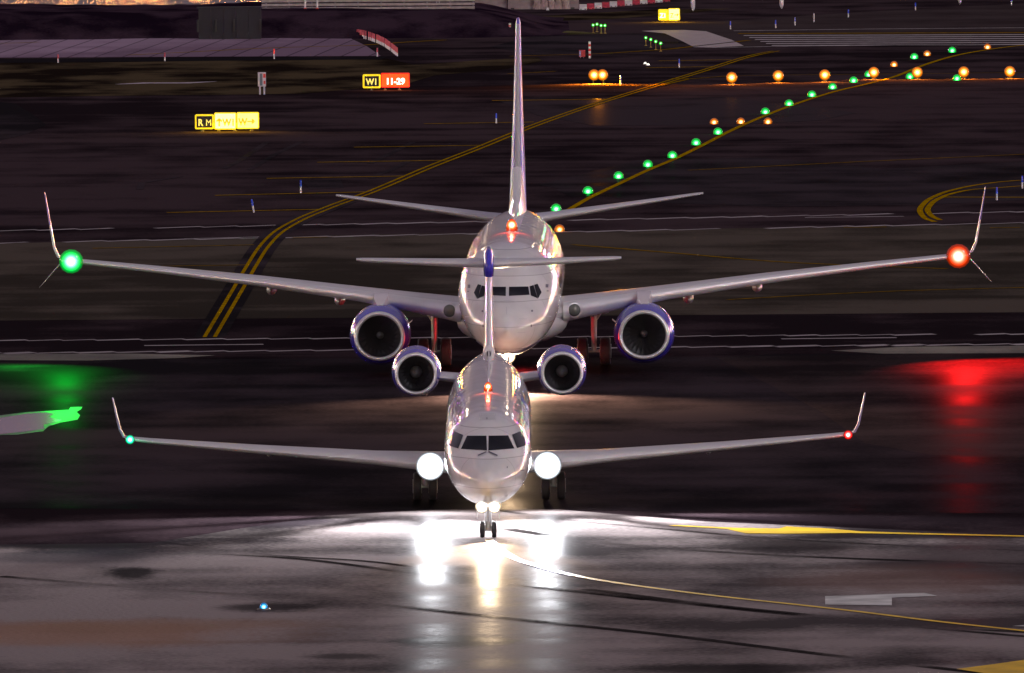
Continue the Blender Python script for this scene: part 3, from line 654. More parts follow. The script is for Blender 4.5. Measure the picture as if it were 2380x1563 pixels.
# ================================================================ AIRCRAFT 2: larger airliner behind
def airliner():
    D0 = 453.0
    nx = Wd(1177, 675, D0+2).x; tx = Wd(1204, 200, D0+37.5).x
    yaw = -math.atan2(tx-nx, 36.0)
    root = empty('airliner', (nx, D0, 0), yaw)
    tag(root, 'large white airliner with tall upswept wingtips and low tailplane, standing behind the small jet', 'airplane')
    ST = [(0,2.42,2.50,.03),(.15,2.18,2.76,.30),(.5,1.93,3.05,.58),(1.0,1.72,3.32,.87),(1.7,1.53,3.58,1.15),(2.1,1.46,3.74,1.28),(2.8,1.37,4.20,1.46),(3.6,1.32,4.68,1.61),(4.8,1.29,5.06,1.76),(6.5,1.28,5.28,1.86),(8.5,1.28,5.33,1.88),
          (15,1.28,5.33,1.88),(22,1.28,5.33,1.88),(25.5,1.42,5.33,1.85),(29,1.95,5.33,1.66),(32,2.65,5.27,1.35),(35,3.45,5.15,.92),(37.5,4.15,4.95,.45),(38.6,4.45,4.78,.2)]
    fus, bvh = fuselage(ST, root, SKIN)
    def v(a, b): return ((a-817)*.002671, 4.106-.002672*b)
    panes = ([(838,76),(1098,72),(1114,186),(838,202)], [(1112,70),(1166,52),(1222,232),(1132,196)], [(1173,48),(1220,34),(1274,150),(1226,238)])
    for q in panes:
        drape(bvh, [v(*p) for p in q], 2, 'cockpit_window', GLASS, fus)
        drape(bvh, [v(1634-p[0], p[1]) for p in q], 2, 'cockpit_window', GLASS, fus)
    def curve_strip(pts, w, name, m):
        vv = []; d = Vector((0, 1, -.062)).normalized()
        for (x, z) in pts:
            row = []
            for s in (-.5, .5):
                h = bvh.ray_cast(Vector((x, 2, z+s*w)) - d*6, d)
                row.append((h[0] + h[1]*(.012 if h[1].dot(d) < 0 else -.012)) if h[0] is not None else None)
            if None in row: break
            vv += row
        return obj(name, vv, [(2*i, 2*i+1, 2*i+3, 2*i+2) for i in range(len(vv)//2-1)], m, fus, True)
    cl = [(.10,1.50),(.30,1.54),(.49,1.59),(.8,1.73),(1.05,1.90),(1.29,2.09),(1.5,2.30),(1.66,2.50),(1.75,2.64),(1.80,2.75)]
    C = catmull(cl, 40); 
    for s in (-1, 1): curve_strip([(s*a, b) for a, b in C], .055, 'cheatline', NAVY)
    for a, b, w, h in ((1150,405,26,26),(1140,605,18,34),(1335,660,30,14),(1345,475,120,14),(1345,60,40,50),(1355,130,30,14),(1030,515,110,5),(1010,695,110,5),(812,400,5,110)):
        for s in ((1, -1) if a > 820 else (1,)):
            c = v(a, b); x = c[0]*s
            drape(bvh, [(x-w*.00125,c[1]+h*.00125),(x+w*.00125,c[1]+h*.00125),(x+w*.00125,c[1]-h*.00125),(x-w*.00125,c[1]-h*.00125)], 2, 'sensor_port' if w < 100 else 'skin_marking', MARK if w < 100 and h < 100 else mat('seam_grey', (.42,.42,.48), .4), fus, 4, 4, .01)
    for s in (-1, 1):
        for k in range(40):
            y = 6.6+k*.5; 
            h = bvh.ray_cast(Vector((s*6, y, 3.75)), Vector((-s,0,0)))
            if h[0] is None: continue
            vv = []
            for (dy, dz) in ((0,3.58),(.26,3.58),(.26,3.93),(0,3.93)):
                hh = bvh.ray_cast(Vector((s*6, y+dy, dz)), Vector((-s,0,0))); vv.append(hh[0]+Vector((s*.012,0,0)))
            obj('cabin_window', vv, [(0,1,2,3)], GLASS, fus)
    # belly fairing
    bf = MB(); rings = []
    for y, hw, zb in ((11.2,.3,1.5),(12.2,1.5,1.2),(14,2.05,1.08),(18,2.12,1.05),(21,1.9,1.12),(23.5,.9,1.4)):
        rings.append([(hw*math.cos(a), y, 1.95+(1.95-zb)*math.sin(a)*(1 if math.sin(a) < 0 else .55)) for a in [2*math.pi*k/28 for k in range(28)]])
    bf.loft(rings); bf.build('belly_fairing', GREYW, fus, True)
    secs = [(1.0,12.6,2.22,8.2,.135),(1.9,13.4,2.33,7.2,.13),(3.6,14.8,2.55,6.0,.12),(5.8,16.2,2.84,4.6,.115),(9.5,18.2,3.25,3.5,.11),(13.5,20.3,3.62,2.4,.105),(16.5,21.85,3.87,1.75,.10),(17.0,22.1,3.92,1.65,.10)]
    for s in (-1, 1):
        w = wing(secs, s, 'wing', GREYW, root)
        le = MB(); rings = []
        for (x, y, z, c, t) in secs[1:]:
            rr = t*c*.42
            rings.append([(s*x, y + rr*1.1 - rr*1.25*math.cos(a) , z + rr*math.sin(a)) for a in [-1.25+2.5*k/8 for k in range(9)]])
        le.loft(rings, False, False); le.build('slat', SILVER, w, True)
        for nm, pts in (('winglet', ((17.0,22.1,3.92,1.65),(17.28,22.4,4.02,1.45),(17.45,22.7,4.35,1.25),(17.62,23.3,5.2,.95),(17.85,24.1,6.4,.5))), ('lower_winglet', ((17.1,22.4,3.86,1.1),(17.4,22.7,3.55,.85),(17.75,23.1,3.15,.55),(18.05,23.5,2.82,.25)))):
            up_ = nm == 'winglet'; wb = MB(); wb.loft([foil(1, s*x, y, z, c, .08, vertical=True) for x, y, z, c in (pts[:4] if up_ else pts)]); wo = wb.build(nm, WHITE if up_ else GREYW, w, 40)
            if up_: wb = MB(); wb.loft([foil(1, s*x, y, z, c, .082, vertical=True) for x, y, z, c in pts[3:]]); wb.build('winglet_tip', mat('tip_purple', (.16,.12,.45), .3), wo, 40)
        red = s > 0
        ring_light('navigation_light', (s*16.75, 21.78, 3.90), .46, (1, .055, .0) if red else (0.0, 1, .10), 1.2, w, core=.5, label='red lens at the wing end' if red else 'green lens at the wing end')
        light('SPOT', 'navigation_beam', (s*16.95, 21.3, 3.9), NAV_W*(.75 if red else .17), (1, .01, .01) if red else (0.0, 1, .05), w, (s*.45, -.6, -.66), 115, .9, .1)
        # wing-root landing light, off
        g = MB(); g.rev((s*2.32, 13.62, 2.40), (s*.3,-1,0), [(-.1,.24),(.02,.23),(.10,.14),(.12,.02)], 24, True); g.build('landing_lamp', mat('lamp_glass_off', (.12,.13,.12), .08, spec=.9), w, True)
        h = MB(); h.rev((s*2.32, 13.68, 2.40), (s*.3,-1,0), [(-.1,.31),(.02,.31),(.03,.24)], 24); h.build('lamp_bezel', SILVER, w, True)
        for x, y, z in ((6.55,19.4,2.50),(9.15,20.7,2.84),(3.4,19.8,2.1)):
            f = MB(); f.rev((s*x, y, z), (0,1,0), [(-1.0,.02),(-.7,.12),(0,.20),(1.0,.2),(1.9,.1),(2.4,.01)], 16); f.build('flap_fairing', GREYW, w, True)
        cow = nacelle((s*4.90, 12.5, 1.50), 4.6, .79, .95, 1.13, .75, root, flat=.93, nblades=24, sp=.14)
        py = MB(); py.loft([[(s*4.9-hw,y,z0),(s*4.9+hw,y,z0),(s*4.9+hw*.8,y,z1),(s*4.9-hw*.8,y,z1)] for y, z0, z1, hw in ((13.4,2.42,2.5,.05),(14.2,2.35,2.82,.28),(16,2.3,2.98,.34),(18,2.3,2.9,.2))])
        py.build('pylon', WHITE, cow, 50)
        st = MB(); st.loft([foil(s, 3.72, 14.2, 2.0, .9, .05, vertical=False, n=6), foil(s, 4.05, 13.9, 1.75, .7, .05, n=6)]); st.build('nacelle_strake', WHITE, cow)
        wheel_pair(s*3.0, 19.5, .53, .40, .43, 2.4, root, 'main_gear')
        wing([(.3,33.2,4.78,3.9,.10),(1.2,33.9,4.86,3.4,.10),(4.5,36.1,5.25,2.1,.095),(6.9,37.6,5.54,1.25,.09),(7.17,37.9,5.57,.95,.08)], s, 'tailplane', GREYW, root)
    # fin with dorsal fairing
    fb = MB(); fs = [(5.1,29.6,7.9,.088),(5.9,31.2,6.4,.098),(7.0,32.2,5.4,.10),(9.0,33.7,4.2,.092),(11.0,35.2,3.0,.085),(12.3,36.2,2.25,.085),(12.48,36.5,1.8,.06)]
    fb.loft([foil(1, 0, y, z, c, t, vertical=True) for z, y, c, t in fs]); fin = fb.build('tail_fin', mat('fin_blue', (.05,.05,.50), .3, coat=.0, spec=.25), root, 50)
    fbv = BVHTree.FromPolygons([Vector(q) for q in fb.v], fb.f)
    # white leading edge
    le = MB(); rings = []
    for z, y, c, t in [fs[0], fs[1], fs[2], fs[3], fs[4], fs[5]]:
        ring = []
        for k in range(9):
            a = -1.3+2.6*k/8; hw = t*c*.22; ring.append((hw*math.sin(a)*1.02, y + .03*c*(1-math.cos(a)) - .02, z))
        rings.append(ring)
    le.loft(rings, False, False); le.build('fin_leading_edge', mat('edge_grey', (.40,.39,.42), .3), fin, True)
    df = MB(); df.loft([[(-hw,y,z0),(hw,y,z0),(hw*.45,y-.0,z1),(0,y,z1+.05),(-hw*.45,y,z1)] for y, z0, z1, hw in ((24.5,5.30,5.34,.06),(27,5.28,5.5,.2),(29.5,5.24,5.95,.34),(31,5.2,6.6,.36),(31.7,5.2,6.9,.33))])
    df.build('dorsal_fairing', WHITE, fin, 40)
    # airline letters on the fin sides
    cu = bpy.data.curves.new('tmp', 'FONT'); cu.body = 'SAS'; cu.size = 3.2; cu.align_x = 'CENTER'; cu.resolution_u = 3
    to = bpy.data.objects.new('tmp', cu); COL.objects.link(to); dg = bpy.context.evaluated_depsgraph_get(); tm = bpy.data.meshes.new_from_object(to.evaluated_get(dg)); bpy.data.objects.remove(to)
    tb = bmesh.new(); tb.from_mesh(tm); bmesh.ops.subdivide_edges(tb, edges=tb.edges, cuts=3); bmesh.ops.triangulate(tb, faces=tb.faces)
    for s in (-1, 1):
        vv = []; okv = []
        for q in tb.verts:
            y = 35.6 - s*q.co.x*.62; z = 6.9+q.co.y*.9; y += (z-7)*.45
            h = fbv.ray_cast(Vector((s*4, y, z)), Vector((-s,0,0))); vv.append(h[0]+Vector((s*.02,0,0)) if h[0] is not None else Vector((0,y,z))); okv.append(h[0] is not None)
        ff = [tuple(x.index for x in f.verts) for f in tb.faces if all(okv[x.index] for x in f.verts)]
        obj('fin_letters', vv, ff, mat('letter_white', (.75,.78,.85), .2, coat=1), fin)
    tb.free()
    # nose gear and its lamp
    ng = wheel_pair(0, 4.1, .34, .20, .20, 1.5, root, 'nose_gear')
    h = MB(); h.rev((0, 3.8, 1.28), (0,-1,0), [(-.2,.06),(-.05,.14),(0,.15),(.01,.11)], 20, True); h.build('taxi_light_housing', SILVER, ng, 40)
    ring_light('taxi_light', (0, 3.76, 1.28), .26, (1, .72, .42), 14, ng)
    light('SPOT', 'taxi_beam', (0, 3.55, 1.28), TAXI2_W, (1, .68, .40), ng, (0.06, -1, -.10), 120, 1, .12)
    for y, h in ((9.0, .38), (21.0, .3)):
        a = MB(); a.loft([foil(1, 0, y, 5.30, .55, .10, vertical=True, n=6), foil(1, 0, y+.2, 5.33+h, .26, .10, vertical=True, n=6)]); a.build('antenna', WHITE, fus, 40)
    bb = MB(); bb.rev((0.02, 13.4, 5.31), (0,0,1), [(0,.16),(.05,.14),(.07,.1)], 16, True); bo = bb.build('beacon_base', WHITE, fus, True)
    ring_light('beacon', (0.02, 13.4, 5.37), .24, (1, .10, .0), 1.3, bo, axis=(0,0,1), dome=1.9)
    light('POINT', 'beacon_glow', (0.02, 12.9, 5.75), 90, (1, .05, .03), bo, radius=.06)
    bb = MB(); bb.rev((0, 16.5, 1.06), (0,0,-1), [(0,.12),(.05,.1),(.14,.02)], 16, True)
    bb.build('belly_beacon', mat('red_lens_lit', (.8,.05,.03), .2, emit=(1,.04,.02), es=30), fus, True)
    light('POINT', 'belly_beacon_glow', (0, 16.5, .82), 340, (1, .02, .03), fus, radius=.08)
    return root

airliner()

# ================================================================ AIRFIELD LIGHTS, SIGNS, MARKER POSTS
def at(x, y): 
    p = G(x, y); return (p[0], p[1], 0.0)
def copy_tree(o, parent=None):
    c = o.copy(); COL.objects.link(c); c.parent = parent
    for ch in [q for q in bpy.data.objects if q.parent == o]: copy_tree(ch, c)
    return c
ORD = ['first','second','third','fourth','fifth','sixth','seventh','eighth','ninth','tenth','eleventh','twelfth','thirteenth','fourteenth','fifteenth','sixteenth']
FIX = mat('fitting_metal', (.18,.17,.16), .5, metal=.6)
YFIX = mat('yellow_fitting', (.45,.28,.04), .5)

# low inset lights: steel disc, lens on top facing the camera side
def inset_light(name, col, es, r, lamp=None):
    root = empty(name, (0,0,0))
    b = MB(); b.rev((0,0,0.012), (0,0,1), [(0,.20),(.03,.19),(.05,.14),(.055,.02)], 16, True); b.build('housing', FIX, root, True)
    l = MB(); l.rev((0,-.06,.10), (0,-1,.1), [(0,r),(r*.35,r*.9),(r*.6,r*.55),(r*.7,.01)], 12, True)
    lo = l.build('lens', lens_mat(name+'_lens', col, .30, 14, .3, 3), root, True)
    if lamp: light('SPOT', 'beam', (0,-.25,.22), lamp, col, root, (0,-1,-.12), 150, .8, .08)
    return root
G_POS = [(1292,490),(1366,449),(1437,414),(1505,387),(1562,366),(1617,336),(1668,311),(1778,264),(1833,245),(1886,224),(1934,206),(1983,191),(2018,177),(2114,182),(2223,186),(2124,136),(2212,121)]
GREEN = (.0, 1, .10); AMBER = (1, .22, .0)
gproto = inset_light('green_centreline_light', GREEN, .95, .26, 30)
names = ['just right of the large tailplane root', 'above the right half of the large tailplane', 'below the row of three orange lamps, third outward', 'fourth outward from the tail', 'fifth outward from the tail', 'large and bright, sixth outward from the tail', 'left of and below the two left orange lamps', 'just above the rightmost of the three small orange lamps']
for i, (x, y) in enumerate(G_POS):
    o = gproto if i == 0 else copy_tree(gproto); o.location = at(x, y)
    if i < 12: lab = 'green lamp flush beside the curved yellow line, %s counted from the large tailplane' % ORD[i]
    else: lab = ['green lamp crowding the fourth starry amber lamp', 'green lamp touching the fifth starry amber lamp', 'green lamp touching the sixth starry amber lamp', 'green lamp up the curved line, between two small orange lamps', 'topmost green lamp on the curved line, near the runway stripes'][i-12]
    tag(o, lab, 'light', 'green lamps along the taxiway centre line')
aproto = inset_light('orange_centreline_light', AMBER, 1.0, .24, 14)
for i, ((x, y), lab) in enumerate([((1659,288),'leftmost of the three small orange lamps in a level row'),((1721,287),'middle of the three small orange lamps in a level row'),((1784,287),'rightmost of the three small orange lamps in a level row'),
        ((2077,154),'small orange lamp just above the fourth starry amber lamp'),((2154,129),'small orange lamp between the two upper green lamps'),((2294,113),'small orange lamp at the upper right, below the runway stripes'),((1300,538),'small orange lamp beside the large fuselage, under the tailplane')]):
    o = aproto if i == 0 else copy_tree(aproto); o.location = at(x, y); tag(o, lab, 'light', 'small orange lamps set in the tarmac')
def guard_light():
    root = empty('amber_runway_light', (0,0,0))
    b = MB(); b.tube((0,0,0),(0,0,.30),.04); b.rev((0,0,0),(0,0,1),[(0,.16),(.04,.15),(.06,.05)],14,True); b.build('stem', YFIX, root)
    h = MB(); h.rev((0,-.05,.40),(0,-1,.05),[(-.22,.08),(-.12,.20),(-.02,.27),(-.01,.24)],16,True); h.build('lamp_housing', YFIX, root, True)
    l = MB(); l.rev((0,-.07,.40),(0,-1,.05),[(0,.33),(.07,.29),(.12,.15),(.13,.01)],14,True); l.build('lens', lens_mat('amber_lens', (1,.24,.0), .45, 14, .22, 2.4), root, True)
    light('SPOT', 'beam', (0,-.30,.42), GUARD_W, (1,.30,.01), root, (0,-1,-.08), 150, .9, .1)
    return root
GUARD_W = 2200
gp = guard_light()
for i, (x, y) in enumerate([(1700,185),(1808,181),(1916,179),(2030,173),(2131,173),(2239,172),(2346,171)]):
    o = gp if i == 0 else copy_tree(gp); o.location = at(x, y+10)
    tag(o, '%s of the seven bright amber lamps in a level row, counted from the left' % ORD[i], 'light', 'amber lamps across the taxiway')
# wig-wag pair
wr = empty('runway_guard_light', at(1390, 193)); tag(wr, 'pair of bright amber lamps close together on a low stand, left of the lamp row', 'light')
b = MB(); b.box(-.45,.45,-.05,.12,.30,.68); b.tube((-.3,0,0),(-.3,0,.3),.03); b.tube((.3,0,0),(.3,0,.3),.03); b.build('lamp_stand', YFIX, wr)
for s in (-1, 1):
    l = MB(); l.rev((s*.25,-.06,.50),(0,-1,.05),[(0,.34),(.07,.30),(.11,.08),(.12,.01)],14,True); lo = l.build('lens', lens_mat('amber_lens', (1,.2,.0)), wr, True)
light('SPOT', 'beam', (0,-.35,.55), 14*GUARD_W, (1,.30,.01), wr, (0,-1,-.25), 150, .9, .15)
# elevated green threshold lights on stems
def stem_light():
    root = empty('green_stem_light', (0,0,0))
    b = MB(); b.tube((0,0,0),(0,0,.42),.02); b.rev((0,0,0),(0,0,1),[(0,.10),(.03,.09),(.04,.03)],10,True); b.build('stem', YFIX, root)
    h = MB(); h.rev((0,.04,.52),(0,-1,0),[(-.12,.04),(0,.12),(.02,.11)],12,True); h.build('lamp_housing', YFIX, root, True)
    l = MB(); l.rev((0,.02,.52),(0,-1,0),[(0,.11),(.05,.09),(.08,.01)],12,True); l.build('lens', lens_mat('stem_green_lens', (.0,1,.03), .3, 14, .5, 3), root, True)
    return root
sp = stem_light()
for i, (x, y) in enumerate([(1378,76),(1387,74),(1396.5,77),(1405.5,77),(1500.5,106),(1512,110),(1523.5,115),(1535,119)]):
    o = sp if i == 0 else copy_tree(sp); o.location = at(x, y)
    tag(o, ('%s from the left in the farther level cluster of four green lamps on stems' if i < 4 else '%s from the left in the slanting cluster of four green lamps by the white bar') % ORD[i % 4], 'light', 'green lamps on short stems')
# single cyan lamp in the foreground apron
c = inset_light('blue_inset_light', (.02,.4,1), .9, .12); c.location = at(613, 1417); tag(c, 'lone small cyan lamp set in the foreground apron, lower left', 'light')

# ---- illuminated signs
BLK = mat('sign_black', (.012,.011,.01), .5)
SY = mat('sign_case_yellow', (.75,.55,.03), .5, emit=(1,.72,.0), es=.85)
def ttext(body, size, m, parent, x, z, y, name='letters', sx=.8, off=0.0):
    cu = bpy.data.curves.new('t', 'FONT'); cu.body = body; cu.size = size; cu.extrude = .006; cu.align_x = 'CENTER'; cu.offset = off; cu.resolution_u = 3
    to = bpy.data.objects.new('t', cu); COL.objects.link(to); dg = bpy.context.evaluated_depsgraph_get()
    me = bpy.data.meshes.new_from_object(to.evaluated_get(dg)); bpy.data.objects.remove(to); bpy.data.curves.remove(cu)
    for q in me.vertices: q.co = Vector((q.co.x*sx + x, y - q.co.z, q.co.y + z))
    me.materials.clear(); me.materials.append(m); me.name = name
    o = bpy.data.objects.new(name, me); return link(o, parent)
def arrow(m, parent, x, z, y, d, L=.42, w=.085):
    """d: 'up' or 'right'"""
    pts = [(-L/2,-w/2),(L*.12,-w/2),(L*.02,-w*1.7),(L*.22,-w*1.9),(L/2,0),(L*.22,w*1.9),(L*.02,w*1.7),(L*.12,w/2),(-L/2,w/2)]
    if d == 'up': pts = [(-b, a) for a, b in pts]
    mb = MB(); n = len(pts)
    mb.add([(x+a, y-.008, z+b) for a, b in pts] + [(x+a, y, z+b) for a, b in pts], [tuple(range(n)), tuple(range(n, 2*n))[::-1]] + [(i, (i+1) % n, n+(i+1) % n, n+i) for i in range(n)])
    return mb.build('arrow', m, parent)
def sign_section(parent, x0, x1, z0, z1, case_m, face_m, border=.05, depth=.30):
    b = MB(); r = .05
    b.loft([[(x0+r,y,z0),(x1-r,y,z0),(x1,y,z0+r),(x1,y,z1-r),(x1-r,y,z1),(x0+r,y,z1),(x0,y,z1-r),(x0,y,z0+r)] for y in (-.15, depth-.15)])
    case = b.build('sign_case', case_m, parent)
    f = MB(); f.box(x0+border, x1-border, -.160, -.152, z0+border, z1-border); f.build('sign_face', face_m, case)
    return case
def sign_legs(parent, xs, z0):
    for x in xs:
        b = MB(); b.tube((x,0,0),(x,0,z0+.01),.035); b.rev((x,0,0),(0,0,1),[(0,.09),(.02,.09),(.03,.04)],10,True); b.build('leg', FIX, parent)
YFACE = mat('sign_face_lit', (.8,.75,.4), .5, emit=(1,.90,.38), es=1.15)
YFACE2 = mat('sign_face_lit_dim', (.8,.7,.3), .5, emit=(1,.85,.22), es=1.0)
GLARE_LET = mat('sign_letter_glare', (.6,.42,.02), .5, emit=(1,.66,.0), es=.72)  # black letters; glare from the lit face painted over them as amber
YGL = mat('sign_letter_glow', (.8,.7,.2), .5, emit=(1,.80,.12), es=.95)
def mk_sign(px0, px1, py_base, lab):
    p = at((px0+px1)/2, py_base); r = empty('taxiway_sign', p); tag(r, lab, 'sign', 'illuminated taxiway signs')
    return r, 1/ppm(p[1])
# RM | up W1 | W right
r1, k = mk_sign(453, 602, 304, 'wide glowing yellow sign in three sections reading RM, up arrow W1 and W right arrow')
X = lambda px: (px-527.5)*k
Z = lambda py: (304-py)*k
sign_section(r1, X(453.3), X(497), Z(299), Z(265), SY, BLK, .085)
sign_section(r1, X(498), X(549.3), Z(300), Z(261), SY, YFACE, .055)
sign_section(r1, X(550), X(602), Z(299), Z(260.5), SY, YFACE2, .055)
ttext('R', .52, YGL, r1, X(466), Z(291), -.163, sx=.85, off=.012); ttext('M', .50, YGL, r1, X(485), Z(291), -.163, sx=.85, off=.0)
ttext('W1', .52, GLARE_LET, r1, X(532), Z(291), -.163, sx=.85, off=.02); arrow(GLARE_LET, r1, X(509.5), Z(283), -.163, 'up', .45)
ttext('W', .52, GLARE_LET, r1, X(564.5), Z(290), -.163, sx=.85, off=.02); arrow(GLARE_LET, r1, X(584), Z(281.5), -.163, 'right', .42, .07)
sign_legs(r1, [X(470), X(508), X(546), X(584)], Z(299.5))
light('AREA', 'sign_spill', (0,-.45,.75), 420, (1,.60,.0), r1, (0,-.75,-.66)).data.size = 2.6
# W1 | 11-29
r2, k = mk_sign(843, 952, 209, 'yellow and red glowing sign reading W1 and 11-29 on the dark grass')
X = lambda px: (px-897.5)*k
Z = lambda py: (209-py)*k
SR = mat('sign_case_red', (.5,.02,.01), .5, emit=(1,.01,.0), es=.75)
RF = mat('sign_face_red', (.7,.06,.01), .5, emit=(1,.10,.005), es=1.0)
WL = mat('sign_letter_white', (.9,.9,.85), .5, emit=(1,.93,.75), es=1.8)
sign_section(r2, X(843), X(884.5), Z(204), Z(172), SY, BLK, .10)
sign_section(r2, X(885), X(952), Z(203), Z(169), SR, RF, .06)
ttext('W1', .52, YGL, r2, X(864), Z(196), -.163, sx=.85, off=.015); ttext('11-29', .50, WL, r2, X(918.5), Z(195), -.163, sx=.98, off=.022)
sign_legs(r2, [X(863), X(895), X(928)], Z(204))
light('AREA', 'sign_spill', (.5,-.45,.7), 70, (1,.25,.03), r2, (0,-.75,-.66)).data.size = 2.0
# Z1 | Z right
r3, k = mk_sign(1529, 1580, 50, 'small far glowing yellow sign reading Z1 and Z with an arrow, by the runway end')
X = lambda px: (px-1554.5)*k
Z = lambda py: (50-py)*k
sign_section(r3, X(1529.5), X(1552), Z(46.5), Z(21), SY, mat('sign_face_yellow_lit', (.8,.6,.05), .5, emit=(1,.78,.02), es=.85), .05)
sign_section(r3, X(1552.6), X(1579.5), Z(47), Z(19), SY, YFACE, .05)
ttext('Z1', .44, WL, r3, X(1540.5), Z(40.5), -.163, sx=.85, off=.015); ttext('Z', .42, GLARE_LET, r3, X(1561), Z(40), -.163, sx=.8, off=.01); arrow(GLARE_LET, r3, X(1572), Z(34), -.163, 'right', .30, .05)
sign_legs(r3, [X(1540), X(1570)], Z(47))
light('AREA', 'sign_spill', (0,-.45,.7), 300, (1,.65,.0), r3, (0,-.75,-.66)).data.size = 1.4

# ---- upright box marker on two legs
p = at(609, 219); k = 1/ppm(p[1]); r = empty('indicator_box', p, .25); tag(r, 'upright pale box with red marks on two legs, standing on the left verge', 'marker box')
b = MB(); b.box(-.21,.20,-.16,.18,.47,1.30); bo = b.build('cabinet', mat('cabinet_white', (.55,.52,.55), .5, var=.15), r)
b = MB(); b.box(-.17,-.01,-.172,-.163,.52,1.24); b.build('panel', mat('panel_grey', (.10,.13,.15), .35), bo)
REDP = mat('red_reflective', (.65,.05,.03), .45)
b = MB(); b.box(.03,.18,-.172,-.163,.98,1.22); b.build('red_patch', REDP, bo); b = MB(); b.box(.05,.17,-.172,-.163,.62,.80); b.build('red_patch', REDP, bo)
for x in (-.13, .13): b = MB(); b.box(x-.04,x+.04,-.05,.05,0,.47); b.build('leg', mat('leg_white', (.45,.43,.5), .5), r)

# ---- marker posts
BLUEP = mat('blue_reflector', (.02,.07,.75), .4); WHP = mat('post_white', (.70,.66,.68), .5); REDT = mat('red_sleeve', (.55,.07,.10), .5); REDB = mat('glowing_red_sleeve', (.85,.04,.02), .5, emit=(1,.05,.02), es=.25)  # the bright red sleeve has a faint emission, though it is no lamp
def post(name, top_m, h=.55, r=.045, frac=.5, cap=True):
    root = empty(name, (0,0,0))
    b = MB(); b.tube((0,0,0),(0,0,h*frac),r,r*.95,8); b.build('post', WHP, root)
    b = MB(); b.tube((0,0,h*frac),(0,0,h),r*1.08,r*.9,8); b.build('sleeve', top_m, root); return root
bp_ = post('blue_marker_post', BLUEP)
BL = [((1153,286), 'beside the left edge of the tall fin'), ((699,448), 'where the double yellow line bends, between two yellow bars'), ((590,493), 'leaning left, lowest of the blue posts at the left'), ((1442,196), 'just right of the amber lamp pair'), ((1578,157), 'between yellow bars left of the runway stripes'),
      ((1697,68), 'leftmost in the row along the far runway edge'), ((1802,65), 'second from left along the far runway edge'), ((1847,59), 'third from left along the far runway edge'), ((1971,40), 'fifth from left along the far runway edge'), ((2127,24), 'sixth from left along the far runway edge'), ((2350,12), 'in the top right corner of the photo'), ((2316,465), 'beside the red winglet at the right'), ((2375,438), 'at the right edge near the curved yellow lines')]
for i, ((x, y), w) in enumerate(BL):
    o = bp_ if i == 0 else copy_tree(bp_); o.location = at(x, y)
    if i == 2: o.rotation_euler = (0, -.18, 0)
    if y > 400: o.scale = (1.0, 1.0, 1.15)
    tag(o, 'short blue and white post ' + w, 'post', 'blue and white edge marker posts')
o = post('white_marker_post', WHP, .6); o.location = at(1891, 51); tag(o, 'short all-white post, fourth from left along the far runway edge', 'post')
rp = post('red_marker_post', REDT, .55)
RL = [((73.7,87), 'farthest left on the upper edge of the pale taxiway'), ((303,84), 'second from left on the upper edge of the pale taxiway'), ((533,82), 'third from left on the upper edge of the pale taxiway'), ((761,81), 'rightmost on the upper edge of the pale taxiway'), ((135,146), 'farthest left on the lower kerb of the pale taxiway'), ((383,142), 'second from left on the lower kerb of the pale taxiway'), ((876.5,131), 'at the right tip of the pale taxiway')]
for i, ((x, y), w) in enumerate(RL):
    o = rp if i == 0 else copy_tree(rp); o.location = at(x, y); tag(o, 'thin red topped post ' + w, 'post', 'red topped posts around the pale taxiway')
o = post('bright_red_marker_post', REDB, .65); o.location = at(637, 137); tag(o, 'vivid red topped post on the lower kerb of the pale taxiway', 'post')
row = smooth_px([(807,82),(831,87.5),(839,88.5),(869,97),(889.5,106),(905,116),(923,130)], 52)
rw = post('red_white_barrier_post', REDT, .56, .040, .38)
n = 0
for i, (x, y) in enumerate(row):
    if i in (13, 14, 21, 27, 36, 44): continue
    o = rw if n == 0 else copy_tree(rw); n += 1; o.location = at(x+random.uniform(-.5,.5), y+random.uniform(-.3,.3))
    tag(o, 'red over white post in the dense row curving off the tip of the pale taxiway', 'post', 'dense row of red and white posts')
# tapered white posts, top right
def big_post():
    root = empty('white_tapered_post', (0,0,0)); b = MB()
    b.loft([[(math.cos(a)*r_, math.sin(a)*r_, z) for a in [2*math.pi*q/12 for q in range(12)]] for z, r_ in ((0,.02),(.10,.08),(.28,.14),(.6,.15),(1.45,.15),(1.5,.10))]); b.build('post', WHP, root, True)
    b = MB(); b.rev((0,0,1.12),(0,0,1),[(0,.153),(.0,.156),(.14,.156),(.14,.153)],12); b.build('reflector_band', mat('band_grey', (.4,.4,.42), .4), root); return root
bg_ = big_post()
for i, ((x, y), w) in enumerate([((1610,26),'beside the small far yellow sign'), ((1816,20),'between the far yellow sign and the top right corner'), ((2230,10),'nearest the top right corner')]):
    o = bg_ if i == 0 else copy_tree(bg_); o.location = at(x, y); tag(o, 'thick white post with pointed foot, ' + w, 'post', 'thick white tapered posts')
